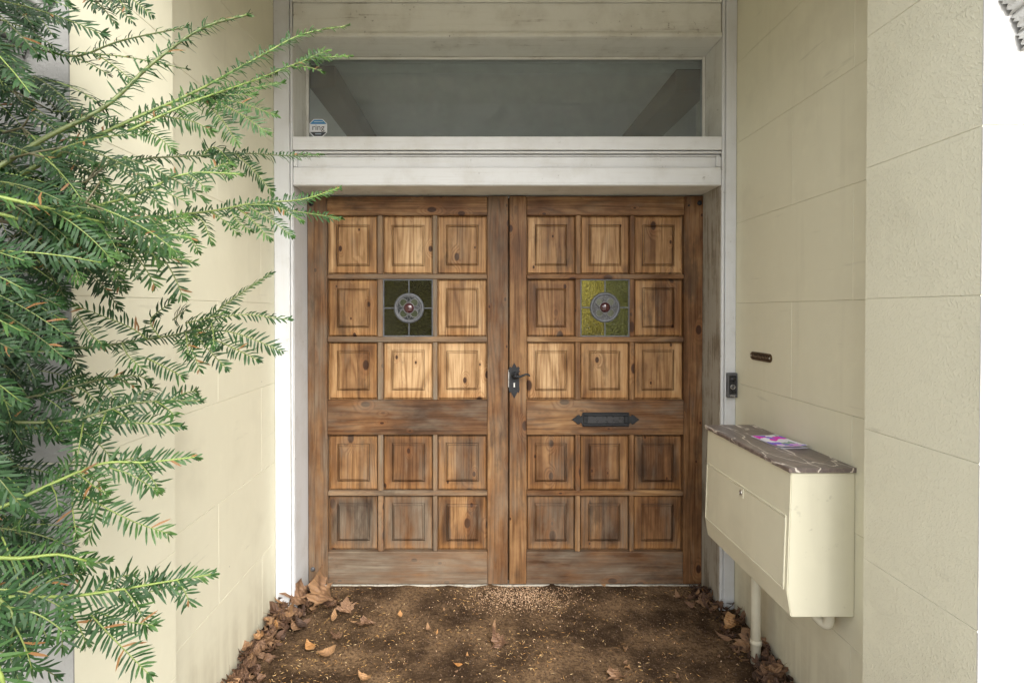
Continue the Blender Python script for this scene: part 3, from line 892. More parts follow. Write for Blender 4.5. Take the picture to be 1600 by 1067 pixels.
ROWS = [(338, 427.5), (437, 525.5), (535.5, 624), (681.5, 767.5), (777, 862)]
def build_door(label, u0, u1, cols, stile_in, tones, wears, glass_mats, glass_c, ton):
    d = empty('panelled_door', (dx((u0 + u1) / 2), YD, dz(913)), label, 'door', 'double wooden doors')
    left = cols[0][0] - 1.2; right = cols[-1][1] + 1.2
    # stiles run full height, rails between them
    wood_box('stile', u0, left, 306.8, 914.8, YD, M['wood_v'], d, ton['stile'][0], ton['stile_wear'][0])
    wood_box('stile', right, u1, 306.8, 914.8, YD, M['wood_v'], d, ton['stile'][1], ton['stile_wear'][1])
    wood_box('rail', left + .15, right - .15, 307.3, 336.5, YD + 0.002, M['wood_h'], d, ton['rail'][0], ton['rail_wear'][0])
    wood_box('rail', left + .15, right - .15, 625.5, 679.8, YD + 0.001, M['wood_h'], d, ton['rail'][1], ton['rail_wear'][1])
    wood_box('rail', left + .15, right - .15, 864, 914.6, YD + 0.001, M['wood_h'], d, ton['rail'][2], ton['rail_wear'][2])
    # glazing bars: horizontal ones run through
    for (va, vb) in ((428.3, 436.0), (526.3, 534.6), (768.4, 776.2)):
        wood_box('bar', left + .15, right - .15, va, vb, YD + 0.003, M['wood_h'], d, ton['bar'] + random.uniform(-.08, .08), ton['bar_wear'], 0.004, 0.03)
    for i in range(2):
        ua, ub = cols[i][1] + 0.6, cols[i + 1][0] - 0.6
        for (va, vb) in ((336.8, 428.1), (436.2, 526.1), (534.8, 625.3), (680.0, 768.2), (776.4, 863.8)):
            wood_box('bar', ua, ub, va, vb, YD + 0.0045, M['wood_v'], d, ton['bar'] + random.uniform(-.1, .1), ton['bar_wear'] + random.uniform(-.1, .15), 0.003, 0.03)
    box('back_board', dx(left + .3), dx(right - .3), YD + 0.0405, YD + 0.0445, dz(911), dz(535), M['wood_v'], d, 0)
    for r, (va, vb) in enumerate(ROWS):
        for c, (ua, ub) in enumerate(cols):
            if r == 1 and c == 1:
                leaded_light(ua - 1.0, ub + 1.0, va - 1.2, vb + 1.2, d, glass_mats, *glass_c)
            else:
                door_panel(ua, ub, va, vb, d, tones[r][c], wears[r][c])
    return d

dl = build_door('left pine door leaf with dark olive leaded light, beside the yew branches', 480.7, 793.9,
    [(512, 589), (598.5, 675.5), (683.5, 760.5)], None,
    [[.78, .74, .74], [.72, 0, .80], [.58, .95, .93], [.36, .40, .32], [.20, .30, .36]],
    [[.10, .10, .12], [.12, 0, .10], [.08, .02, .05], [.26, .22, .30], [.40, .48, .20]],
    [M['cathedral_dark']] * 4, (638.5, 481.5),
    dict(stile=(.36, .36), stile_wear=(.42, .30), rail=(.46, .22, .26), rail_wear=(.15, .26, .62), bar=.42, bar_wear=.58))
dr = build_door('right pine door leaf with black handle, letter plate and amber-lit leaded light', 796.1, 1098.3,
    [(824, 899), (908, 984), (992.5, 1068)], None,
    [[.64, .66, .68], [.50, 0, .50], [.80, .68, .68], [.35, .36, .34], [.20, .20, .42]],
    [[.12, .10, .10], [.15, 0, .15], [.05, .08, .08], [.16, .16, .18], [.36, .34, .16]],
    [M['cathedral'], M['cathedral_dark'], M['cathedral'], M['cathedral_dark']], (946, 480.5),
    dict(stile=(.46, .34), stile_wear=(.18, .14), rail=(.48, .36, .24), rail_wear=(.12, .26, .42), bar=.44, bar_wear=.20))

wood_box('rebate', 789.0, 801.0, 307.5, 914, YD + 0.046, M['wood_v'], dl, .2, .2, 0.001, 0.012)
# split timber strip against the left jamb, bolts
strip = wood_box('edge_strip', 481.0, 491.5, 307.5, 912, YD - 0.004, M['wood_v'], dl, .34, .45, 0.003, 0.0035)
def bolt(u, v, r, mat, parent):
    x, z = dx(u), dz(v)
    verts, faces = [], []
    n = 14
    prof = [(1.0, 0.0), (1.0, 0.002), (0.75, 0.006), (0.35, 0.0085)]
    for f_, dy in prof:
        for k in range(n):
            verts.append((x + r * f_ * math.cos(2 * math.pi * k / n), YD - 0.0042 - dy, z + r * f_ * math.sin(2 * math.pi * k / n)))
    for a in range(len(prof) - 1):
        for k in range(n): faces.append((a * n + k, a * n + (k + 1) % n, (a + 1) * n + (k + 1) % n, (a + 1) * n + k))
    faces.append(tuple((len(prof) - 1) * n + k for k in range(n)))
    return mesh_obj('bolt_head', verts, faces, mat, parent, smooth=True)
bolt(487, 319, 0.013, M['iron'], dl)
bolt(488, 890, 0.012, M['darkgrey'], dl)
bolt(1092, 318, 0.013, M['iron'], dr)
bolt(1075, 322, 0.005, M['iron'], dr)

# lever handle on its backplate
YP = YD - 0.0005
hx, hz = dx(803.5), dz(594)
out = [(0, .092), (.010, .074), (.013, .066), (.022, .072), (.030, .064), (.025, .055), (.031, .047), (.024, .041), (.026, .02), (.027, -.03), (.029, -.05), (.025, -.066),
       (.017, -.062), (.010, -.076), (0, -.096)]
outl = [(hx + a, hz + b) for a, b in out] + [(hx - a, hz + b) for a, b in reversed(out[1:-1])]
hp = extrude_outline('handle_plate', outl, YP - 0.005, YP, M['iron'], dr, 0.0012)
hp["label"] = 'black iron lever handle on a shaped backplate'
verts, faces = [], []
def knob_at(name, x, z, y, prof, mat, parent, n=18):
    verts, faces = [], []
    for r, dy in prof:
        for k in range(n): verts.append((x + r * math.cos(2 * math.pi * k / n), y - dy, z + r * math.sin(2 * math.pi * k / n)))
    for a in range(len(prof) - 1):
        for k in range(n): faces.append((a * n + k, a * n + (k + 1) % n, (a + 1) * n + (k + 1) % n, (a + 1) * n + k))
    faces.append(tuple((len(prof) - 1) * n + k for k in range(n)))
    return mesh_obj(name, verts, faces, mat, parent, smooth=True)
lx, lz = dx(804.5), dz(586.5)
knob_at('rose', lx, lz, YP - 0.005, [(.020, 0), (.020, .006), (.014, .010), (.010, .012), (.010, .034), (.008, .040)], M['iron'], hp)
lev = [(0, .036, 0), (.012, .040, -.003), (.028, .040, -.001), (.045, .040, .006), (.056, .038, .010), (.066, .037, .009), (.073, .037, .004), (.072, .037, -.001)]
tube('lever', catmull([(lx + a, YP - b, lz + c) for a, b, c in lev], 0.006), [0.0075 - 0.0022 * min(1, i / 8) for i in range(len(catmull([(lx + a, YP - b, lz + c) for a, b, c in lev], 0.006)))], M['iron'], hp, 8)
extrude_outline('keyhole', [(hx - .004, hz - .014), (hx + .004, hz - .014), (hx + .003, hz - .026), (hx + .004, hz - .036), (hx - .004, hz - .036), (hx - .003, hz - .026)], YP - 0.0062, YP - 0.0052, M['steel'], hp)
box('lock_edge', dx(794.1), dx(796.0), YD - 0.001, YD + 0.02, dz(605), dz(578), M['lock'], dr, 0.0005)

# letter plate
LX, LZ = dx(946.5), dz(655.5)
out = [(.121, .037), (.125, .022), (.132, .016), (.139, .026), (.150, .022), (.160, .012), (.178, 0)]
half = out + [(a, -b) for a, b in reversed(out[:-1])]
outl = [(LX + a, LZ + b) for a, b in half] + [(LX - a, LZ + b) for a, b in reversed(half)]
lp = extrude_outline('letter_plate', outl, YP - 0.006, YP, M['iron'], dr, 0.0015)
lp["label"] = 'black iron letter plate with arrowhead ends'
for (a, b, c, d) in ((-.118, .118, .020, .034), (-.118, .118, -.034, -.020), (-.118, -.098, -.0195, .0195), (.098, .118, -.0195, .0195)):
    box('plate_rim', LX + a, LX + b, YP - 0.011, YP - 0.0055, LZ + c, LZ + d, M['iron'], lp, 0.003)
box('letter_flap', LX - .097, LX + .097, YP - 0.0075, YP - 0.0055, LZ - .0192, LZ + .0192, M['black'], lp, 0.001)

# ------------------------------------------------------------------ doorbell, plaque
t = empty('video_doorbell', (1.2195, YF - 0.016, P(1143, 620, YF).z), 'slim black video doorbell fixed to the white frame on the right', 'doorbell')
bz0, bz1 = P(1143, 619.5, YF).z, P(1143, 581.5, YF).z
bx0, bx1 = 1.1945, 1.2425
y0 = YF - 0.0165
box('body', bx0, bx1, y0 - 0.022, y0, bz0, bz1, M['darkgrey'], t, 0.004, 2)
box('faceplate', bx0 + 0.006, bx1 - 0.006, y0 - 0.0245, y0 - 0.0222, bz0 + 0.018, bz1 - 0.012, M['black'], t, 0.001)
bxc = (bx0 + bx1) / 2
knob_at('camera_lens', bxc, bz1 - 0.030, y0 - 0.0246, [(.011, 0), (.011, .002), (.006, .003), (.003, .0042)], M['black'], t)
petal_ring('light_ring', bxc, bz0 + 0.052, y0 - 0.0246, 0.0105, 0.0014, M['steel'], t, 20)
knob_at('button', bxc, bz0 + 0.052, y0 - 0.0246, [(.0085, 0), (.0085, .0015), (.006, .0022)], M['darkgrey'], t)
text_mesh('lettering', 'ring', 0.016, M['steel'], t, (bxc, y0 - 0.0224, bz0 + 0.010), (math.radians(90), 0, 0), extrude=0.0002)

pc = P(1190, 557.5, 2.515)
pl = empty('bell_plaque', (XR, 2.515, pc.z), 'small oblong bronze plaque with raised lettering on the right recess wall', 'plaque')
def capsule(hw, hh, n=8):
    pts = []
    for k in range(n + 1):
        th = -math.pi / 2 + math.pi * k / n; pts.append((hw - hh + hh * math.cos(th), hh * math.sin(th)))
    for k in range(n + 1):
        th = math.pi / 2 + math.pi * k / n; pts.append((-(hw - hh) + hh * math.cos(th), hh * math.sin(th)))
    return pts
def on_wall(name, outline, d0, d1, mat, parent, bevel=0.0):
    bm = bmesh.new()
    vs_ = [bm.verts.new((-d0, -a, b)) for a, b in outline]
    f = bm.faces.new(vs_)
    r = bmesh.ops.extrude_face_region(bm, geom=[f])
    for v in [g for g in r['geom'] if isinstance(g, bmesh.types.BMVert)]: v.co.x = -d1
    if bevel > 0:
        es = [e for e in bm.edges if all(abs(v.co.x + d1) < 1e-7 for v in e.verts)]
        bmesh.ops.bevel(bm, geom=es, offset=bevel, segments=1, affect='EDGES')
    return bm_obj(name, bm, mat, parent, WL[parent.name])
on_wall('plate', capsule(0.094, 0.0185), 0.0, 0.006, M['bronze'], pl, 0.0025)
on_wall('field', [(-.074, -.0115), (.074, -.0115), (.074, .0115), (-.074, .0115)], 0.006, 0.0066, M['bronze_dark'], pl)
text_mesh('lettering', 'Please Ring the Bell', 0.0175, M['bronze_letter'], pl, (XR - 0.0068, 2.515, pc.z), (math.radians(90), 0, math.radians(-90)), extrude=0.0006)
for s_ in (-1, 1):
    q = [(s_ * 0.083 + 0.0045 * math.cos(2 * math.pi * k / 10), 0.0045 * math.sin(2 * math.pi * k / 10)) for k in range(10)]
    on_wall('screw', q, 0.0058, 0.0085, M['steel'], pl, 0.001)

# ------------------------------------------------------------------ metal cabinet with marble top
BY0, BY1 = 1.880, 2.573
prof = [(0.0, 0.934), (0.212, 0.934), (0.224, 0.535), (0.210, 0.452), (0.0, 0.452)]      # distance from the wall, height
cb = empty('meter_cabinet', (XR, (BY0 + BY1) / 2, 0.452), 'cream metal meter cabinet with a brown marble top on the right wall', 'cabinet')
verts = [(XR - a - 0.0006, y, z) for y in (BY0, BY1) for a, z in prof]
n = len(prof)
faces = [tuple(range(n)), tuple(reversed(range(n, 2 * n)))] + [(i, (i + 1) % n, n + (i + 1) % n, n + i) for i in range(n)]
bm = bmesh.new()
oc = Vector((XR - 0.1, (BY0 + BY1) / 2, 0.7))
bv = [bm.verts.new(Vector(v) - oc) for v in verts]
for f in faces: bm.faces.new([bv[i] for i in f])
bmesh.ops.recalc_face_normals(bm, faces=bm.faces)
bmesh.ops.bevel(bm, geom=list(bm.edges), offset=0.003, segments=2, affect='EDGES')
bm_obj('body', bm, M['cabinet'], cb, oc)
# front flap: raised border lines follow the leaning front
def front(z):      # x of the front face at height z
    a, b = prof[1], prof[2]
    k_ = (a[1] - z) / (a[1] - b[1])
    return XR - (a[0] + (b[0] - a[0]) * k_) - 0.0006
def front_slab(name, y0, y1, z0, z1, d0, d1, mat, parent, bevel=0.0015):
    bm = bmesh.new()
    oc = Vector((front(0.7), (y0 + y1) / 2, (z0 + z1) / 2))
    vv = []
    for d in (d0, d1):
        for (y, z) in ((y0, z0), (y1, z0), (y1, z1), (y0, z1)):
            vv.append(bm.verts.new(Vector((front(z) - d, y, z)) - oc))
    for f in ((0, 1, 2, 3), (4, 5, 6, 7), (0, 1, 5, 4), (1, 2, 6, 5), (2, 3, 7, 6), (3, 0, 4, 7)): bm.faces.new([vv[i] for i in f])
    bmesh.ops.recalc_face_normals(bm, faces=bm.faces)
    if bevel: bmesh.ops.bevel(bm, geom=list(bm.edges), offset=bevel, segments=1, affect='EDGES')
    return bm_obj(name, bm, mat, parent, oc)
fy0, fy1, fz0, fz1 = BY0 + 0.028, BY1 - 0.022, 0.545, 0.775
fl = front_slab('flap', fy0, fy1, fz0, fz1, -0.004, 0.0022, M['cabinet'], cb)
for (a, b, c, d) in ((fy0 - .009, fy1 + .009, fz1 + .004, fz1 + .010), (fy0 - .009, fy1 + .009, fz0 - .010, fz0 - .004), (fy0 - .010, fy0 - .004, fz0 - .0035, fz1 + .0035), (fy1 + .004, fy1 + .010, fz0 - .0035, fz1 + .0035)):
    front_slab('trim', a, b, c, d, -0.001, 0.0042, M['cabinet'], cb, 0.0014)
ky = P(1160, 780, 2.22).y
front_slab('lock_plate', ky - 0.017, ky + 0.017, fz1 - 0.036, fz1 + 0.0025, 0.0015, 0.0050, M['cabinet'], fl, 0.001)
lk = knob = None
def ring_on_front(name, y, z, r, rt, d, mat, parent):
    pts = []
    verts, faces = [], []
    n_, m_ = 18, 6
    for k in range(n_):
        th = 2 * math.pi * k / n_
        c_ = Vector((front(z) - d, y + r * math.cos(th), z + r * math.sin(th)))
        rad = Vector((0, math.cos(th), math.sin(th)))
        for q in range(m_):
            ph = 2 * math.pi * q / m_
            verts.append(c_ + rad * rt * math.cos(ph) + Vector((-1, 0, 0)) * rt * math.sin(ph))
    for k in range(n_):
        for q in range(m_): faces.append((k * m_ + q, k * m_ + (q + 1) % m_, ((k + 1) % n_) * m_ + (q + 1) % m_, ((k + 1) % n_) * m_ + q))
    return mesh_obj(name, verts, faces, mat, parent, smooth=True)
lz_ = fz1 - 0.017
ring_on_front('lock_ring', ky, lz_, 0.0085, 0.0026, 0.006, M['steel'], fl)
mesh_obj('keyhole', [(front(lz_) - 0.0054, ky + 0.0075 * math.cos(2 * math.pi * k / 12), lz_ + 0.0075 * math.sin(2 * math.pi * k / 12)) for k in range(12)], [tuple(range(12))], M['black'], fl)
# marble top with a slightly ragged front edge
rr = random.Random(3)
nseg = 40
verts, faces = [], []
zt0, zt1 = 0.9345, 0.9505
for i in range(nseg + 1):
    y = BY0 - 0.006 + (BY1 - BY0 + 0.016) * i / nseg
    fx = XR - 0.222 + rr.uniform(-0.0018, 0.0018)
    verts += [(XR - 0.001, y, zt0), (fx, y, zt0), (fx - 0.002, y, zt1 - 0.003), (fx + 0.002, y, zt1), (XR - 0.001, y, zt1)]
for i in range(nseg):
    for q in range(5):
        faces.append((i * 5 + q, i * 5 + (q + 1) % 5, (i + 1) * 5 + (q + 1) % 5, (i + 1) * 5 + q))
faces += [tuple(range(5)), tuple(reversed(range(nseg * 5, nseg * 5 + 5)))]
o = mesh_obj('marble_top', verts, faces, M['marble'], cb)
bmn = bmesh.new(); bmn.from_mesh(o.data); bmesh.ops.recalc_face_normals(bmn, faces=bmn.faces); bmn.to_mesh(o.data); bmn.free()
# pipes below
px_, py_ = XR - 0.075, 2.40
pb = P(1171, 990, 2.40)
tube('supply_pipe', [(px_, py_, 0.46), (px_, py_, 0.2), (px_ + 0.002, py_ + 0.002, -0.05)], 0.0205, M['pipe'], cb, 16)
tube('pipe_collar', [(px_ + 0.001, py_, 0.075), (px_ + 0.001, py_, 0.055)], 0.0235, M['pipe'], cb, 16)
e0 = Vector((XR - 0.048, BY0 + 0.06, 0.46))
tube('pipe_elbow', catmull([e0, e0 + Vector((0, 0, -.050)), e0 + Vector((-.003, .008, -.070)), e0 + Vector((-.014, .03, -.066)), e0 + Vector((-.035, .075, -.035)), e0 + Vector((-.05, .11, 0.0))], 0.008), 0.0170, M['pipe'], cb, 12)

# folded leaflet lying on the marble
def mat_leaflet():
    k = NT('leaflet_print')
    co = k.n("ShaderNodeTexCoord").outputs['Generated']
    x, y, z = k.sep(co)
    v = k.comb(k.math('MULTIPLY', x, 2.6), k.math('MULTIPLY', y, 3.6))
    vo = k.n("ShaderNodeTexVoronoi", voronoi_dimensions='2D', distance='MANHATTAN'); k.l(v, vo.inputs['Vector']); vo.inputs['Scale'].default_value = 1.9
    r = k.n("ShaderNodeValToRGB"); k.l(k.sep(vo.outputs['Color'])[0], r.inputs[0])
    r.color_ramp.interpolation = 'CONSTANT'
    el = r.color_ramp.elements
    el[0].position, el[0].color = 0, (0.72, 0.06, 0.52, 1)
    el[1].position, el[1].color = 0.92, (0.30, 0.42, 0.36, 1)
    for pos, c in ((0.34, (0.78, 0.78, 0.86)), (0.50, (0.24, 0.18, 0.72)), (0.60, (0.66, 0.36, 0.80)), (0.74, (0.80, 0.80, 0.84))):
        e = el.new(pos); e.color = (*c, 1)
    m = k.math('MAXIMUM', k.math('ABSOLUTE', k.math('SUBTRACT', x, 0.5)), k.math('ABSOLUTE', k.math('SUBTRACT', y, 0.5)))
    c = k.mix(k.smooth(m, 0.455, 0.460), r.outputs[0], (0.82, 0.82, 0.84))
    return k.done(c, 0.6, spec=0.2)
M['leaflet'] = mat_leaflet()
M['paper'] = mat_simple('white_paper', (0.80, 0.80, 0.82), 0.5, 0, 0.03)
LC = Vector((XR - 0.070, 2.235, 0.9512))
lf = empty('folded_leaflet', LC, 'folded leaflet printed in magenta, blue and white on the marble top', 'leaflet')
ang = math.radians(4)
def sheet(name, w, h, z0, lift, mat, thick=0.0008):
    nx, ny = 6, 10
    verts, faces = [], []
    for s_ in (0, 1):
        for j in range(ny + 1):
            for i in range(nx + 1):
                a, b = (i / nx - 0.5) * w, (j / ny - 0.5) * h
                z = z0 + lift * (max(0, 0.5 - j / ny) * 2) ** 2 + lift * 0.7 * (max(0, i / nx - 0.6) / 0.4) ** 2 - s_ * thick
                verts.append(LC + Vector((a * math.cos(ang) - b * math.sin(ang), a * math.sin(ang) + b * math.cos(ang), z)))
    N = (nx + 1) * (ny + 1)
    for j in range(ny):
        for i in range(nx):
            a = j * (nx + 1) + i
            faces.append((a, a + 1, a + nx + 2, a + nx + 1))
            faces.append((N + a, N + a + nx + 1, N + a + nx + 2, N + a + 1))
    rim = [i for i in range(nx + 1)] + [(j + 1) * (nx + 1) + nx for j in range(ny)] + [ny * (nx + 1) + i for i in range(nx - 1, -1, -1)] + [j * (nx + 1) for j in range(ny - 1, 0, -1)]
    for q in range(len(rim)):
        a, b = rim[q], rim[(q + 1) % len(rim)]
        faces.append((a, N + a, N + b, b))
    return mesh_obj(name, verts, faces, mat, lf)
sheet('back_leaf', 0.105, 0.212, 0.0012, 0.001, M['paper'])
sheet('cover', 0.105, 0.212, 0.0045, 0.006, M['leaflet'])

# ------------------------------------------------------------------ carved corbels on the house front
def corbel(sx, xedge, label, cmat):
    base = Vector((xedge + sx * 0.16, YFAC, H + 0.60))
    t = empty('carved_corbel', base, label, 'corbel', 'carved corbels on the house front')
    rr = random.Random(2)
    # curling acanthus leaves overlapping downwards: (x from edge, z above H, length, width, lean)
    for (ex, ez, L, W, rot, dep) in ((0.05, 0.735, 0.26, 0.060, 0.60, 0.07), (0.075, 0.690, 0.25, 0.055, 0.45, 0.075), (0.085, 0.645, 0.24, 0.052, 0.30, 0.075),
                                     (0.110, 0.607, 0.22, 0.045, 0.22, 0.06), (0.150, 0.580, 0.18, 0.034, 0.15, 0.045), (0.03, 0.80, 0.28, 0.06, 0.7, 0.06)):
        verts, faces = [], []
        nu, nv = 18, 8
        for i in range(nu + 1):
            f = i / nu
            w = W * (0.35 + 0.65 * math.sin(math.pi * min(1, 0.12 + f * 0.9)) ** 0.7) * (1 + 0.07 * math.sin(f * 15))
            ax = (f - 0.15) * L
            yy = dep * (0.22 + 0.78 * math.sin(math.pi * 0.5 * min(1.0, f * 2.6)))
            for j in range(nv + 1):
                g = j / nv * 2 - 1
                lx_ = ax
                lz_2 = g * w * 0.55 + 0.02 * math.sin(f * 3)
                depth_ = yy * math.sqrt(max(0, 1 - (g * 0.98) ** 2)) * (1 - 0.22 * math.exp(-(g * 5) ** 2)) + 0.006 * math.sin(g * 9)
                X = math.cos(rot) * lx_ - math.sin(rot) * lz_2
                Z = math.sin(rot) * lx_ + math.cos(rot) * lz_2
                verts.append((xedge + sx * (ex - 0.03 + X), YFAC + 0.004 - max(0, depth_), H + ez - 0.03 + Z))
        for i in range(nu):
            for j in range(nv):
                a = i * (nv + 1) + j
                faces.append((a, a + 1, a + nv + 2, a + nv + 1))
        mesh_obj('carved_leaf', verts, faces, cmat, t, smooth=True)
    box('corbel_block', min(xedge + sx * 0.09, xedge + sx * 0.30), max(xedge + sx * 0.09, xedge + sx * 0.30), YFAC - 0.05, YFAC - 0.001, H + 0.64, H + 1.0, cmat, t, 0.01)
corbel(1, 1.200, 'white carved leaf corbel at the top right corner of the picture', M['corbel'])
corbel(-1, -0.985, 'carved corbel coloured grey for shade at the top left behind the yew', M['facade_shade'])

# ------------------------------------------------------------------ fallen leaves and litter
def leaf_shape(kind, L, rr):
    """flat outline (x across, y along) and grid faces, later curled"""
    if kind == 'ovate':
        ns = 7
        wid = [0.04, 0.30, 0.43, 0.46, 0.38, 0.22, 0.02]
        pts = []
        for i in range(ns):
            y = -0.5 + i / (ns - 1)
            w = wid[i] * rr.uniform(0.85, 1.1) * 0.62
            pts.append([(-w, y), (-w * 0.5, y), (0, y), (w * 0.5, y), (w, y)])
        verts = [(x * L, y * L) for row in pts for x, y in row]
        faces = [(i * 5 + j, i * 5 + j + 1, (i + 1) * 5 + j + 1, (i + 1) * 5 + j) for i in range(ns - 1) for j in range(4)]
        st_ = [(-0.010, -0.5), (0.010, -0.5), (0.006, -0.75), (-0.006, -0.75)]
        b = len(verts); verts += [(x * L, y * L) for x, y in st_]; faces.append((b, b + 1, b + 2, b + 3))
        return verts, faces
    # lobed: star of five pointed lobes
    out = [(-0.06, -0.42), (0.06, -0.42), (0.24, -0.46), (0.38, -0.34), (0.34, -0.20), (0.56, -0.10), (0.50, 0.02), (0.58, 0.16), (0.36, 0.12), (0.26, 0.10), (0.34, 0.32), (0.22, 0.34),
           (0.14, 0.44), (0.0, 0.60), (-0.14, 0.44), (-0.22, 0.34), (-0.34, 0.32), (-0.26, 0.10), (-0.36, 0.12), (-0.58, 0.16), (-0.50, 0.02), (-0.56, -0.10), (-0.34, -0.20), (-0.38, -0.34), (-0.24, -0.46)]
    n_ = len(out)
    jit = [(rr.uniform(.80, 1.12), rr.uniform(.80, 1.12)) for _ in out]
    verts = [(0, -0.1 * L)]
    for g in (0.3, 0.55, 0.8, 1.0):
        for (x, y), (jx, jy) in zip(out, jit):
            q = g ** 1.0
            verts.append((x * q * L * jx * (0.9 + 0.1 * g), (y * q * jy - 0.1 * (1 - q)) * L))
    faces = [(0, 1 + k, 1 + (k + 1) % n_) for k in range(n_)]
    for g in range(3):
        o_ = 1 + g * n_
        faces += [(o_ + k, o_ + n_ + k, o_ + n_ + (k + 1) % n_, o_ + (k + 1) % n_) for k in range(n_)]
    b = len(verts); verts += [(-0.012 * L, -0.40 * L), (0.012 * L, -0.40 * L), (0.03 * L, -0.75 * L), (0.015 * L, -0.75 * L)]; faces.append((b, b + 1, b + 2, b + 3))
    return verts, faces

def make_leaf_mesh(kind, L, rr, curl):
    v2, f = leaf_shape(kind, L, rr)
    cx_, cy_ = rr.uniform(-1, 1) * curl, rr.uniform(0.3, 1) * curl
    tw = rr.uniform(-1, 1) * curl * 0.8
    v3 = []
    ph = rr.uniform(0, 6)
    for x, y in v2:
        z = (cx_ * x * x + cy_ * y * y) / L * 2.2 + tw * x * y / L * 2 + 0.03 * L * math.sin(x / L * 9 + ph) * math.cos(y / L * 7 + ph)
        if kind == 'lobed':
            rad, th = math.hypot(x, y + 0.1 * L), math.atan2(x, y + 0.1 * L)
            z += 0.16 * rad * math.cos(5 * th + 0.5 * ph) + 0.5 * rad * rad / L * (0.6 + 0.8 * math.sin(th + ph))
            y *= 1 - 0.25 * rad / L
        v3.append((x, y, z + 0.05 * L * abs(x) / L))
    me = bpy.data.meshes.new('leaf')
    me.from_pydata(v3, [], f); me.update()
    me.polygons.foreach_set("use_smooth", [True] * len(me.polygons))
    me.materials.append(M['leaf'])
    return me
rl = random.Random(21)
OV = [make_leaf_mesh('ovate', 1.0, rl, rl.uniform(0.3, 1.2)) for _ in range(12)]
LO = [make_leaf_mesh('lobed', 1.0, rl, rl.uniform(0.4, 1.2)) for _ in range(7)]

def put_leaf(me, loc, size, parent, tone, tilt, rz, name='leaf', flat=1.0):
    o = bpy.data.objects.new(name, me)
    place(o, loc, parent)
    o.scale = (size * flat, size, size)
    o.rotation_euler = (tilt[0], tilt[1], rz)
    o["tone"] = tone
    return o

def ground_at(u, v):
    """point of the soil seen at a pixel"""
    y = 2.6
    for _ in range(20):
        p = P(u, v, y)
        k_ = (H - soil_z(y)) / (H - p.z)
        y *= k_
    p = P(u, v, y); p.z = soil_z(y)
    return p

drl = empty('leaf_drift', (-0.93, 2.6, 0), 'drift of dry brown leaves heaped along the left wall and frame foot', 'leaves')
for i in range(200):
    y = rl.uniform(2.10, 2.93)
    corner = y > 2.62
    wid = 0.10 if not corner else 0.17
    x0 = XL if y < YF else JL
    s_ = min(1.0, abs(rl.gauss(0, 0.55)))
    x = x0 + 0.012 + wid * s_
    z = soil_z(y) + 0.012 + (0.075 if not corner else 0.060) * (1 - s_) * rl.uniform(0.2, 1.0)
    put_leaf(rl.choice(OV if rl.random() < 0.75 else LO), (x, y, z), rl.uniform(0.035, 0.080), drl,
             min(0.85, max(0.05, rl.gauss(0.40, 0.18))), (rl.uniform(-.5, .5), rl.uniform(0.1, 0.8), 0), rl.uniform(0, 6.28), flat=rl.uniform(0.6, 1.1))
drr = empty('leaf_drift', (1.17, 2.6, 0), 'drift of dark dry leaves along the right wall round the pipe foot', 'leaves')
for i in range(130):
    y = rl.uniform(2.10, 2.95)
    x0 = XR if y < YF else JR
    s_ = min(1.0, abs(rl.gauss(0, 0.5)))
    x = x0 - 0.012 - 0.115 * s_
    z = soil_z(y) + 0.012 + 0.055 * (1 - s_) * rl.uniform(0.2, 1.0)
    put_leaf(rl.choice(OV if rl.random() < 0.75 else LO), (x, y, z), rl.uniform(0.03, 0.07), drr,
             min(0.8, max(0.0, rl.gauss(0.28, 0.2))), (rl.uniform(-.8, .8), rl.uniform(-1.0, 0.2), 0), rl.uniform(0, 6.28), flat=rl.uniform(0.6, 1.1))

def named_leaf(u, v, kind, size, tone, tilt, rz, label, lift=0.006, flat=1.0, group=None):
    p = ground_at(u, v); p.z += lift
    o = put_leaf(rl.choice(LO if kind == 'lobed' else OV), p, size, None, tone, tilt, rz, 'fallen_leaf', flat)
    return props(o, label, 'leaf', group or 'single leaves on the soil')
named_leaf(500, 952, 'lobed', 0.19, 0.56, (0.62, 0.25, 0), 1.15, 'largest tan lobed leaf propped against the left door corner', 0.085)
named_leaf(468, 950, 'lobed', 0.15, 0.50, (1.0, 0.35, 0), 0.9, 'grey-brown lobed leaf against the foot of the left jamb', 0.07)
named_leaf(450, 968, 'ovate', 0.105, 0.62, (0.55, 0.4, 0), -0.9, 'olive tan oval leaf leaning at the left frame foot', 0.035)
named_leaf(522, 968, 'ovate', 0.065, 0.66, (0.5, 0.0, 0), 0.1, 'upright pale tan leaf just right of the largest leaf', 0.02, 0.7)
named_leaf(540, 955, 'lobed', 0.085, 0.48, (0.6, 0.2, 0), 0.4, 'small lobed tan leaf on dark soil under the left door', 0.02)
named_leaf(484, 1012, 'ovate', 0.075, 0.86, (0.15, 0.1, 0), 0.7, 'bright orange-tan leaf on soil near the left drift', 0.008)
named_leaf(511, 1024, 'ovate', 0.085, 0.66, (0.12, 0.15, 0), -1.2, 'pale buff leaf beside the orange-tan leaf on the soil', 0.008, 1.2)
named_leaf(462, 985, 'ovate', 0.075, 0.54, (0.3, 0.2, 0), 1.1, 'rusty brown leaf at the inner edge of the left drift', 0.015)
named_leaf(571, 975, 'lobed', 0.085, 0.42, (0.1, 0.1, 0), 0.2, 'mauve-brown lobed leaf on soil below the left door', 0.006)
named_leaf(524, 995, 'lobed', 0.07, 0.38, (0.1, 0.1, 0), 2.2, 'dull pinkish-brown leaf between the drift and the soil middle', 0.006)
named_leaf(648, 912, 'ovate', 0.04, 0.95, (0.7, 0.2, 0), 0.5, 'curled golden leaf at the threshold of the left door', 0.018)
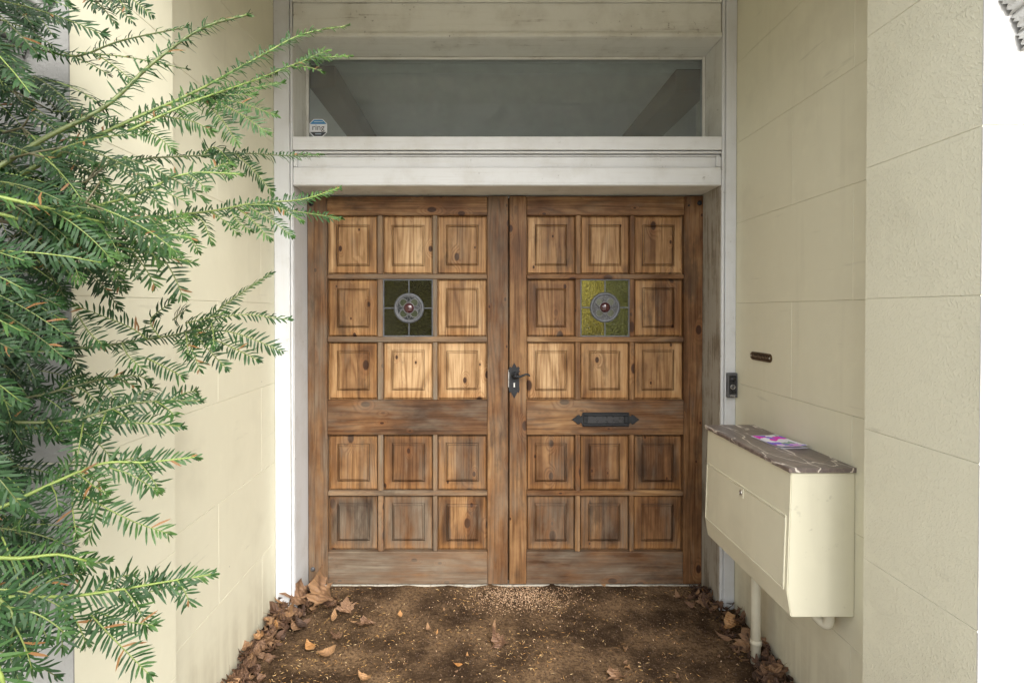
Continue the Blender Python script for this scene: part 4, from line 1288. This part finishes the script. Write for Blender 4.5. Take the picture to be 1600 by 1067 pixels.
named_leaf(625, 962, 'ovate', 0.04, 0.85, (0.3, 0.2, 0), 0.2, 'small orange leaf on soil left of the crumb patch', 0.008)
named_leaf(715, 1040, 'ovate', 0.04, 0.97, (0.1, 0.1, 0), 1.4, 'small bright orange leaf near the bottom middle', 0.006)
named_leaf(568, 1063, 'ovate', 0.07, 0.72, (0.1, 0.1, 0), 1.0, 'tan leaf cut by the bottom edge left of middle', 0.006)
named_leaf(669, 984, 'ovate', 0.045, 0.60, (0.2, 0.1, 0), 0.3, 'small buff leaf on soil below the middle of the left door', 0.006)
named_leaf(780, 1005, 'lobed', 0.10, 0.38, (0.12, 0.1, 0), 1.0, 'mauve-brown lobed leaf on soil below the door meeting line', 0.008)
named_leaf(772, 982, 'ovate', 0.06, 0.55, (0.5, 0.3, 0), 0.1, 'slim rust leaf standing on edge under the crumb patch', 0.012, 0.5)
named_leaf(943, 916, 'ovate', 0.045, 0.62, (0.8, 0.1, 0), 0.1, 'small rust leaf standing at the right door threshold', 0.018)
named_leaf(963, 1057, 'lobed', 0.09, 0.48, (0.15, 0.1, 0), 0.6, 'reddish-brown lobed leaf at the bottom edge right of middle', 0.008)
named_leaf(1060, 935, 'ovate', 0.06, 0.52, (0.15, 0.1, 0), 0.4, 'olive-grey leaf on soil near the right jamb', 0.008)
named_leaf(1068, 910, 'ovate', 0.07, 0.80, (0.4, 0.2, 0), 1.3, 'orange leaf at the right end of the door threshold', 0.016)
named_leaf(1106, 936, 'ovate', 0.075, 0.95, (0.4, -0.4, 0), 0.9, 'bright orange leaf at the foot of the right jamb', 0.02)
named_leaf(1143, 985, 'lobed', 0.09, 0.76, (0.5, -0.2, 0), 0.2, 'golden brown leaf in the drift left of the pipe', 0.035)
named_leaf(1172, 1016, 'lobed', 0.125, 0.55, (0.9, -0.3, 0), -0.5, 'curled tan leaf propped at the foot of the pipe', 0.04)
named_leaf(1128, 1000, 'ovate', 0.08, 0.48, (0.3, -0.4, 0), 0.8, 'long grey-brown leaf lying left of the pipe foot', 0.012, 0.5)
named_leaf(1210, 1058, 'lobed', 0.11, 0.40, (0.3, -0.5, 0), 0.4, 'grey leaf at the bottom right end of the drift', 0.03)
for i in range(15):
    u, v = rl.uniform(420, 1170), rl.uniform(930, 1066)
    named_leaf(u, v, 'lobed' if rl.random() < .3 else 'ovate', rl.uniform(0.018, 0.042), min(1, max(.1, rl.gauss(0.5, .2))), (rl.uniform(-.4, .5), rl.uniform(-.4, .4), 0), rl.uniform(0, 6.28),
               'small leaf scrap lying loose on the dark soil', 0.004, rl.uniform(.5, 1.1), 'small leaf scraps on the soil')

def litter_mesh(name, items, mat, label, cat):
    """items: (pos, length, width, angle, lift, age) thin bent slivers"""
    verts, faces, age = [], [], []
    for p, L, W, a, lift, ag in items:
        d = Vector((math.cos(a), math.sin(a), 0)); s_ = Vector((-d.y, d.x, 0))
        bend = rl.uniform(-0.25, 0.25) * L
        b = len(verts)
        p0 = p - d * L / 2; p2 = p + d * L / 2 + Vector((0, 0, lift)); pm = (p0 + p2) / 2 + s_ * bend + Vector((0, 0, 0.25 * W + rl.uniform(0, .3) * W))
        verts += [p0, pm - s_ * W / 2, pm + s_ * W / 2 , p2, pm + Vector((0, 0, W * 0.5))]
        faces += [(b, b + 1, b + 4), (b, b + 4, b + 2), (b + 3, b + 4, b + 1), (b + 3, b + 2, b + 4)]
        age += [ag] * 5
    o = mesh_obj(name, verts, faces, mat, None, origin=Vector((0, 2.6, 0)))
    at = o.data.attributes.new("age", 'FLOAT', 'POINT'); at.data.foreach_set("value", age)
    return props(o, label, cat, kind='stuff')
from mathutils import noise as mnoise
def soil_surface(x, y):
    z = soil_z(y) + 0.011 * (mnoise.noise(Vector((x * 4, y * 4, 0.3)))) + 0.006 * mnoise.noise(Vector((x * 13, y * 13, 2.0))) - 0.012
    z += 0.030 * math.exp(-(x - XL) / 0.10) + 0.030 * math.exp(-(XR - x) / 0.10)
    z += (0.014 - z) * min(1.0, max(0.0, (y - (YD - 0.20)) / 0.15))
    return z
items = []
while len(items) < 1600:
    x, y = rl.uniform(-0.98, 1.22), rl.uniform(2.0, 2.97)
    if rl.random() > 0.12 + 1.6 * max(0, mnoise.noise(Vector((x * 3.4, y * 3.4, 5.0))) + 0.12) + (0.35 if x < -0.3 and y < 2.7 else 0): continue
    items.append((Vector((x, y, soil_surface(x, y) + 0.004)), rl.uniform(0.007, 0.026), rl.uniform(0.0014, 0.0032), rl.uniform(0, 6.28), rl.uniform(0, .004), min(1, max(0, rl.gauss(0.62, 0.28)))))
litter_mesh('fallen_needles', items, M['litter'], 'brown and straw coloured needles scattered over the soil', 'needles')
items = []
cen = ground_at(805, 935)
while len(items) < 1900:
    x, y = cen.x + rl.gauss(0, 0.12) + (0.12 if rl.random() < .25 else 0), cen.y + 0.01 + rl.gauss(0, 0.06)
    if y > YD - 0.016 or abs(x - cen.x) > 0.5: continue
    items.append((Vector((x, y, soil_surface(x, y) + 0.003 + 0.006 * math.exp(-((x - cen.x) / .12) ** 2))), rl.uniform(0.004, 0.010), rl.uniform(0.002, 0.0042), rl.uniform(0, 6.28), rl.uniform(0, .003), min(1, max(0, rl.gauss(0.62, 0.25)))))
for i in range(4200):
    x, y = rl.uniform(-0.95, 1.2), rl.uniform(2.1, 2.97)
    items.append((Vector((x, y, soil_surface(x, y) + 0.003)), rl.uniform(0.003, 0.011), rl.uniform(0.002, 0.006), rl.uniform(0, 6.28), 0.002, (rl.uniform(0.3, 1.0) if rl.random() < 0.05 else rl.uniform(-0.0, 0.12))))
litter_mesh('wood_crumbs', items, M['chips'], 'pale wood crumbs heaped on the soil below the door meeting line', 'crumbs')

# ------------------------------------------------------------------ yew
yew = empty('yew_tree', (-1.35, 0.75, -0.06), 'green yew with spreading flat sprays reaching across the left of the porch', 'tree')
ry = random.Random(77)
TRUNK = [(-1.35, 0.75, -0.06), (-1.37, 0.76, 0.5), (-1.33, 0.78, 1.0), (-1.36, 0.80, 1.6), (-1.34, 0.80, 2.2), (-1.36, 0.8, 2.9)]
tp = catmull(TRUNK, 0.12)
tr = tube('trunk', tp, [0.075 * (1 - 0.65 * i / len(tp)) for i in range(len(tp))], M['bark'], yew, 12)
CAMP = Vector((0, 0, H))

class Foliage:
    def __init__(self):
        self.sv, self.sf, self.sa = [], [], []     # stems
        self.nv, self.nf, self.na = [], [], []     # needles
    def stem(self, pts, r0, r1, age):
        m = len(pts)
        v, f = tube_geo(pts, [r0 + (r1 - r0) * i / (m - 1) for i in range(m)], 5)
        b = len(self.sv)
        self.sv += v; self.sf += [tuple(b + q for q in ff) for ff in f]; self.sa += [age] * len(v)
    def needle(self, p, d, nrm, L, W, age, bend):
        s_ = d.cross(nrm)
        if s_.length < 1e-5: return
        s_.normalize()
        b = len(self.nv)
        q1 = p + d * (L * 0.45) + nrm * bend * 0.25
        q2 = p + d * L - nrm * bend
        self.nv += [p - s_ * W * 0.25, p + s_ * W * 0.25, q1 + s_ * W * 0.5, q1 - s_ * W * 0.5, q1.lerp(q2, 0.62) + s_ * W * 0.36, q1.lerp(q2, 0.62) - s_ * W * 0.36, q2]
        self.nf += [(b, b + 1, b + 2, b + 3), (b + 3, b + 2, b + 4, b + 5), (b + 5, b + 4, b + 6)]
        self.na += [age] * 7

def dress(fo, pts, nl, gap, nrm0, age, radial=0.0, start=0.0, alpha=1.08, width=0.0041):
    """needles in two ranks along a stem"""
    total = sum((pts[i + 1] - pts[i]).length for i in range(len(pts) - 1))
    if total < 1e-4: return
    acc, target, k = 0.0, start * total, 0
    for i in range(len(pts) - 1):
        a, b = pts[i], pts[i + 1]
        seg = (b - a).length
        if seg < 1e-7: continue
        t = (b - a) / seg
        n_ = nrm0 - t * nrm0.dot(t)
        if n_.length < 1e-4: n_ = Vector((0, 0, 1)) - t * t.z
        n_.normalize()
        s_ = t.cross(n_)
        while target <= acc + seg:
            p = a + t * (target - acc)
            f = target / total
            taper = min(1.0, 0.45 + (1 - f) * 3.2) * min(1.0, 0.55 + f * 4)
            for side in (-1, 1):
                al = alpha * (1 - 0.55 * max(0, (f - 0.72) / 0.28)) + ry.gauss(0, 0.11)
                if radial > 0:
                    th = ry.uniform(-1, 1) * radial
                    sd_ = s_ * math.cos(th) * side + n_ * math.sin(th)
                else:
                    sd_ = s_ * side + n_ * ry.gauss(0.10, 0.16)
                d = (t * math.cos(al) + sd_.normalized() * math.sin(al)).normalized()
                nn = (n_ - d * n_.dot(d) + Vector((ry.gauss(0, .18), ry.gauss(0, .18), ry.gauss(0, .18)))).normalized()
                L = nl * taper * ry.uniform(0.68, 1.14)
                if ry.random() < 0.05: continue
                fo.needle(p + t * ry.uniform(-.3, .3) * gap, d, nn, L, width * ry.uniform(.85, 1.1), (2.0 if ry.random() < 0.014 else min(1, max(0, age + ry.gauss(0, 0.13) + (0.28 if f > 0.85 else 0)))), L * ry.uniform(0.03, 0.22) * (1 + radial))
            target += gap * ry.uniform(0.85, 1.15)
        acc += seg
    # bud tuft at the tip
    t = (pts[-1] - pts[-2]).normalized()
    for q in range(5):
        d = (t + Vector((ry.gauss(0, .4), ry.gauss(0, .4), ry.gauss(0, .4)))).normalized()
        fo.needle(pts[-1], d, Vector((ry.gauss(0, 1), ry.gauss(0, 1), ry.gauss(0, 1))).normalized(), nl * 0.5, width * .9, min(1, age + 0.3), 0.001)

def facing(p, w=0.8):
    """sprays hang with their upper side up and partly towards the open light in front"""
    return (Vector((0.18, -w, 0.75)) + Vector((ry.gauss(0, .28), ry.gauss(0, .22), ry.gauss(0, .22)))).normalized()

def droop_curve(p, d, L, droop, n=7):
    pts = [p.copy()]
    d = d.normalized()
    for i in range(n):
        d = (d + Vector((0, 0, -droop / n))).normalized()
        pts.append(pts[-1] + d * L / n)
    for q in pts:
        if q.y > YFAC - 0.012 and (q.x < PL + 0.02): q.y = YFAC - 0.012
    return pts

def finish(fo, tone, label=None):
    o = mesh_obj('branch', fo.sv, fo.sf, M['stem'], yew, smooth=True)
    at = o.data.attributes.new("age", 'FLOAT', 'POINT'); at.data.foreach_set("value", fo.sa)
    c = mesh_obj('needles', fo.nv, fo.nf, M['needle'], o)
    at = c.data.attributes.new("age", 'FLOAT', 'POINT'); at.data.foreach_set("value", fo.na)
    c["tone"] = tone
    return o

def branch(px, r0=0.004, r1=0.0012, nl=0.024, gap=0.0048, tone=0.4, stem_age=0.6, radial=0.0, twigs=(), auto=0, auto_len=0.10, auto_range=(0.25, 0.9), droop=0.5, limb=True, nstart=0.0, w=0.8, alpha=1.08):
    nl *= 1.18; gap *= 1.32
    fo = Foliage()
    pts = catmull([P(u, v, D) for u, v, D in px], 0.012)
    if limb:
        # run back to the trunk outside the picture
        s0 = pts[0]
        tz = min(2.8, max(0.1, s0.z + 0.05 * ry.uniform(-1, 1)))
        tq = min(tp, key=lambda q: abs(q.z - tz))
        fo.stem(catmull([tq, tq.lerp(s0, 0.5) + Vector((0, 0, 0.03)), s0], 0.05), r0 * 2.2, r0, 0.15)
    fo.stem(pts, r0, r1, stem_age)
    dress(fo, pts, nl, gap, facing(pts[0], w), tone, radial, nstart, alpha)
    for tw in twigs:
        tpx, *rest = tw
        tq = catmull([P(u, v, D) for u, v, D in tpx], 0.01)
        fo.stem(tq, 0.0014, 0.0007, 0.75)
        dress(fo, tq, nl * 0.95, gap * 0.95, facing(tq[0], w), tone, rest[0] if rest else 0.0)
    m = len(pts)
    for k in range(auto):
        f = auto_range[0] + (auto_range[1] - auto_range[0]) * (k + ry.uniform(0, .8)) / max(1, auto)
        i = min(m - 2, int(f * (m - 1)))
        t = (pts[i + 1] - pts[i]).normalized()
        n_ = facing(pts[i], w)
        s_ = t.cross(n_).normalized() * (1 if k % 2 else -1)
        an = ry.uniform(0.65, 1.0)
        d = t * math.cos(an) + s_ * math.sin(an)
        L = auto_len * ry.uniform(0.6, 1.2) * (1 - 0.45 * f)
        tq = droop_curve(pts[i], d, L, droop)
        fo.stem(tq, 0.0014, 0.0007, 0.72)
        dress(fo, tq, nl * 0.95, gap * .95, (n_ + s_ * 0.2 * (1 if k % 2 else -1)).normalized(), tone + ry.uniform(-.08, .12))
    return finish(fo, tone)

# long leading shoots at the top
branch([(-60, 300, .92), (60, 222, .98), (165, 166, 1.05), (240, 98, 1.12), (315, 45, 1.18), (385, 24, 1.22)], .0052, .0022, .029, .0048, .45, .55, 1.0, nstart=.30, alpha=1.0)
branch([(-60, 60, 1.2), (60, 78, 1.22), (120, 88, 1.22), (190, 64, 1.22), (290, 43, 1.22)], .003, .0013, .021, .0062, .32, .5, .8,
       twigs=[([(120, 82, 1.22), (200, 90, 1.22), (290, 108, 1.22)],), ([(150, 85, 1.22), (180, 105, 1.21), (208, 128, 1.2)],), ([(95, 80, 1.23), (140, 100, 1.22), (168, 116, 1.22)],)], limb=True)
branch([(-70, 330, .95), (80, 248, 1.02), (200, 190, 1.10), (300, 146, 1.20), (400, 92, 1.32), (470, 55, 1.40), (540, 41, 1.44)], .0048, .0012, .026, .0044, .5, .8, .8, nstart=.12,
       twigs=[([(300, 150, 1.2), (350, 145, 1.22), (440, 130, 1.26)],), ([(310, 152, 1.2), (370, 160, 1.2), (430, 180, 1.2)],), ([(320, 152, 1.2), (370, 175, 1.18), (418, 208, 1.18)],),
              ([(315, 155, 1.2), (345, 185, 1.18), (370, 222, 1.17)],), ([(240, 180, 1.13), (300, 190, 1.13), (330, 205, 1.13)],), ([(200, 195, 1.1), (240, 210, 1.1), (268, 232, 1.1)],),
              ([(290, 160, 1.18), (330, 150, 1.2), (395, 148, 1.22)],)], alpha=.95)
branch([(200, 205, 1.08), (300, 160, 1.15), (400, 125, 1.28), (450, 105, 1.34), (490, 92, 1.38), (545, 88, 1.42)], .0028, .0010, .022, .0044, .55, .85, .8, limb=False,
       twigs=[([(470, 98, 1.36), (490, 88, 1.38), (512, 80, 1.4)], .8), ([(455, 105, 1.34), (480, 105, 1.34), (502, 112, 1.34)], .5)])
branch([(150, 262, 1.10), (230, 248, 1.14), (300, 244, 1.18), (380, 240, 1.24), (440, 243, 1.30), (500, 242, 1.36)], .0022, .0009, .022, .0046, .35, .45, .5,
       twigs=[([(370, 242, 1.22), (395, 265, 1.22), (425, 300, 1.22)],), ([(315, 246, 1.2), (335, 230, 1.2), (365, 258, 1.18)],), ([(330, 238, 1.2), (350, 252, 1.2), (360, 275, 1.18)],)], limb=False)
branch([(120, 330, 1.0), (210, 305, 1.04), (290, 272, 1.10), (375, 272, 1.14)], .003, .0014, .022, .0055, .5, .9, .4, auto=5, auto_len=.09, limb=False)
branch([(60, 352, 1.0), (170, 345, 1.05), (250, 338, 1.10), (330, 330, 1.16), (400, 317, 1.22), (470, 312, 1.28), (530, 294, 1.36)], .003, .0012, .021, .0050, .45, .8, .4,
       twigs=[([(385, 322, 1.2), (420, 342, 1.2), (455, 368, 1.2)],), ([(370, 325, 1.2), (395, 345, 1.19), (420, 372, 1.19)],), ([(400, 318, 1.22), (460, 330, 1.26), (532, 341, 1.32)], .4),
              ([(390, 320, 1.2), (430, 322, 1.22), (470, 345, 1.22)],), ([(330, 332, 1.15), (350, 345, 1.15), (370, 365, 1.15)],), ([(300, 334, 1.14), (318, 348, 1.13), (330, 378, 1.13)],),
              ([(360, 325, 1.18), (370, 345, 1.18), (390, 360, 1.17)],), ([(250, 340, 1.1), (280, 352, 1.1), (310, 392, 1.08)],)])
branch([(-60, 320, .85), (40, 345, .90), (120, 368, .95), (215, 392, 1.0), (300, 410, 1.05)], .0035, .0012, .026, .0052, .5, .95, .0, auto=8, auto_len=.12, droop=.7)
branch([(-40, 300, .8), (60, 322, .85), (150, 345, .92), (240, 362, .98), (300, 372, 1.0)], .0035, .0012, .026, .0052, .55, .9, .0, auto=8, auto_len=.12, droop=.6)
# middle group
branch([(-60, 560, 1.0), (60, 548, 1.05), (150, 542, 1.10), (230, 530, 1.14), (300, 515, 1.18), (360, 470, 1.20), (422, 428, 1.22)], .0034, .0012, .024, .0052, .32, .5, .3,
       twigs=[([(300, 512, 1.16), (370, 492, 1.17), (450, 499, 1.2)], .3), ([(300, 515, 1.15), (365, 520, 1.15), (440, 548, 1.15)],), ([(300, 520, 1.14), (345, 535, 1.12), (402, 562, 1.1)],),
              ([(300, 520, 1.13), (320, 540, 1.11), (352, 574, 1.1)],), ([(290, 522, 1.12), (300, 545, 1.08), (312, 578, 1.06)],), ([(330, 505, 1.14), (333, 520, 1.08), (334, 540, 1.06)],),
              ([(290, 520, 1.12), (292, 535, 1.08), (294, 555, 1.06)],), ([(250, 528, 1.1), (235, 500, 1.1), (268, 472, 1.1)],), ([(230, 530, 1.1), (200, 510, 1.08), (120, 478, 1.05)],),
              ([(190, 535, 1.06), (200, 555, 1.0), (222, 576, .98)],), ([(230, 560, 1.06), (260, 575, 1.06), (285, 588, 1.05)],), ([(120, 490, 1.05), (140, 520, 1.0), (160, 538, .98)],),
              ([(290, 505, 1.16), (320, 498, 1.16), (350, 490, 1.17)],), ([(270, 500, 1.14), (282, 490, 1.12), (290, 485, 1.1)],)])
branch([(-50, 640, .95), (60, 618, 1.0), (130, 600, 1.05), (175, 590, 1.06), (210, 603, 1.06)], .003, .0012, .022, .0048, .30, .3, .0, auto=7, auto_len=.09, droop=.8)
branch([(-50, 655, .9), (50, 660, .94), (120, 655, .98), (200, 632, 1.02), (255, 626, 1.05), (312, 626, 1.08)], .003, .0012, .025, .0050, .34, .5, .0, auto=7, auto_len=.10, droop=.6)
branch([(40, 668, .95), (120, 668, .98), (190, 661, 1.0), (240, 662, 1.02), (282, 666, 1.04)], .0026, .0012, .024, .0048, .34, .75, .0,
       twigs=[([(165, 645, .98), (158, 665, .95), (155, 682, .94)],), ([(130, 660, .96), (126, 685, .92), (121, 712, .9)],), ([(75, 655, .95), (85, 670, .92), (92, 680, .9)],)], limb=False)
# lower group
branch([(-60, 815, .85), (0, 793, .88), (80, 756, .92), (160, 724, .96), (230, 722, .99), (305, 714, 1.02)], .0034, .0014, .027, .0058, .45, .95, .0,
       twigs=[([(170, 730, .96), (205, 742, .97), (245, 766, .98)],), ([(110, 760, .93), (160, 790, .92), (210, 815, .92), (262, 833, .92)],), ([(112, 770, .93), (114, 800, .90), (119, 832, .88)],),
              ([(125, 742, .94), (145, 758, .93), (165, 770, .92)],), ([(80, 757, .92), (88, 775, .9), (90, 792, .89)],), ([(140, 770, .94), (150, 800, .93), (138, 838, .92)],),
              ([(-10, 770, .9), (40, 790, .9), (28, 818, .9)],)], auto=4, auto_len=.08)
branch([(-50, 868, .82), (30, 872, .85), (90, 866, .88), (135, 876, .9)], .0036, .0018, .028, .0055, .5, 1.0, .0)
branch([(-50, 945, .86), (30, 912, .9), (90, 890, .93), (165, 877, .97)], .0024, .0012, .026, .0052, .38, .7, .1)
branch([(-60, 934, .80), (40, 932, .83), (110, 931, .87), (180, 922, .91), (250, 910, .95), (330, 897, .99)], .0032, .0012, .027, .0050, .38, .9, .0,
       twigs=[([(140, 958, .88), (180, 1000, .86), (232, 1052, .84)],), ([(150, 955, .9), (195, 970, .9), (240, 976, .9)],), ([(185, 932, .92), (230, 925, .94), (275, 915, .96)],),
              ([(105, 960, .88), (98, 985, .86), (97, 1010, .85)],), ([(55, 962, .86), (68, 985, .84), (75, 998, .83)],)], auto=6, auto_len=.09, droop=.9)
branch([(-60, 905, .75), (-10, 930, .75), (20, 960, .74), (15, 1010, .74)], .003, .0014, .028, .0055, .35, .6, .0, auto=5, auto_len=.10, droop=.9)
branch([(-40, 1010, .62), (-8, 1035, .62), (8, 1075, .62)], .005, .002, .028, .0075, .6, .95, .5)
# top left clumps
branch([(-60, -20, 1.1), (20, 5, 1.15), (60, 18, 1.18), (98, 40, 1.2)], .003, .0012, .021, .0048, .2, .3, .0, auto=5, auto_len=.09)
branch([(60, -60, 1.2), (120, -25, 1.2), (160, 12, 1.2), (180, 38, 1.2)], .0026, .0012, .021, .0048, .25, .3, .0,
       twigs=[([(130, -30, 1.2), (175, 5, 1.2), (208, 35, 1.2)],), ([(150, -30, 1.2), (200, -5, 1.2), (237, 24, 1.2)],), ([(110, -35, 1.2), (135, -8, 1.2), (148, 14, 1.2)],), ([(140, -30, 1.2), (180, -5, 1.2), (200, 18, 1.2)],)])

# the dense left side: sprays filling the crown between the branches above
def mass(n, ulo, uhi, vlo, vhi, dlo, dhi, lean, length, tone, nl=0.025, per=3):
    for k in range(n):
        u, v = ry.uniform(ulo, uhi), vlo + (vhi - vlo) * (k + ry.random()) / n
        D = ry.uniform(dlo, dhi)
        fo = Foliage()
        for q in range(per):
            p = P(u + ry.gauss(0, 22), v + ry.gauss(0, 22), D + ry.uniform(-.05, .05))
            fo.stem([P(u - 60, v + 5, D), P(u - 30, v - 3, D), p], .0022, .0016, .2)
            a = lean + ry.gauss(0, 0.30)
            d = Vector((math.cos(a), ry.gauss(0, .25), math.sin(a)))
            pts = droop_curve(p, d, length * ry.uniform(.7, 1.25), .55)
            fo.stem(pts, .0015, .0007, ry.uniform(.35, .95))
            nrm = facing(p, ry.uniform(.5, 1.1))
            dress(fo, pts, nl * 1.16 * ry.uniform(.85, 1.1), 0.0066, nrm, tone + ry.uniform(-.12, .18))
        o = finish(fo, tone + ry.uniform(-.1, .1))
mass(15, -90, 60, 120, 450, .85, 1.24, -.25, .17, .16)
mass(9, 40, 170, 200, 420, .92, 1.18, -.35, .13, .36, .024)
mass(7, -90, 20, 430, 620, .90, 1.24, -.45, .15, .10)
mass(5, -90, 5, 600, 860, .85, 1.2, -.2, .14, .12)
mass(3, -90, 0, 860, 1010, .72, 1.05, -.5, .13, .28)
mass(5, -90, 20, -40, 110, 1.0, 1.22, -.4, .14, .18)
# sprays close to the house front, the crown's inner shade in their dark tone
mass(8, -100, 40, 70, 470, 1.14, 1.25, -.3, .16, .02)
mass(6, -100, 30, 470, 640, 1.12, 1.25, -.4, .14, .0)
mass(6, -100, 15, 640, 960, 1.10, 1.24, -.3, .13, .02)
# crown further left, out of the picture, that shades the house front
mass(30, -420, -110, -200, 1100, .65, 1.2, -.2, .22, .3, .026, 5)
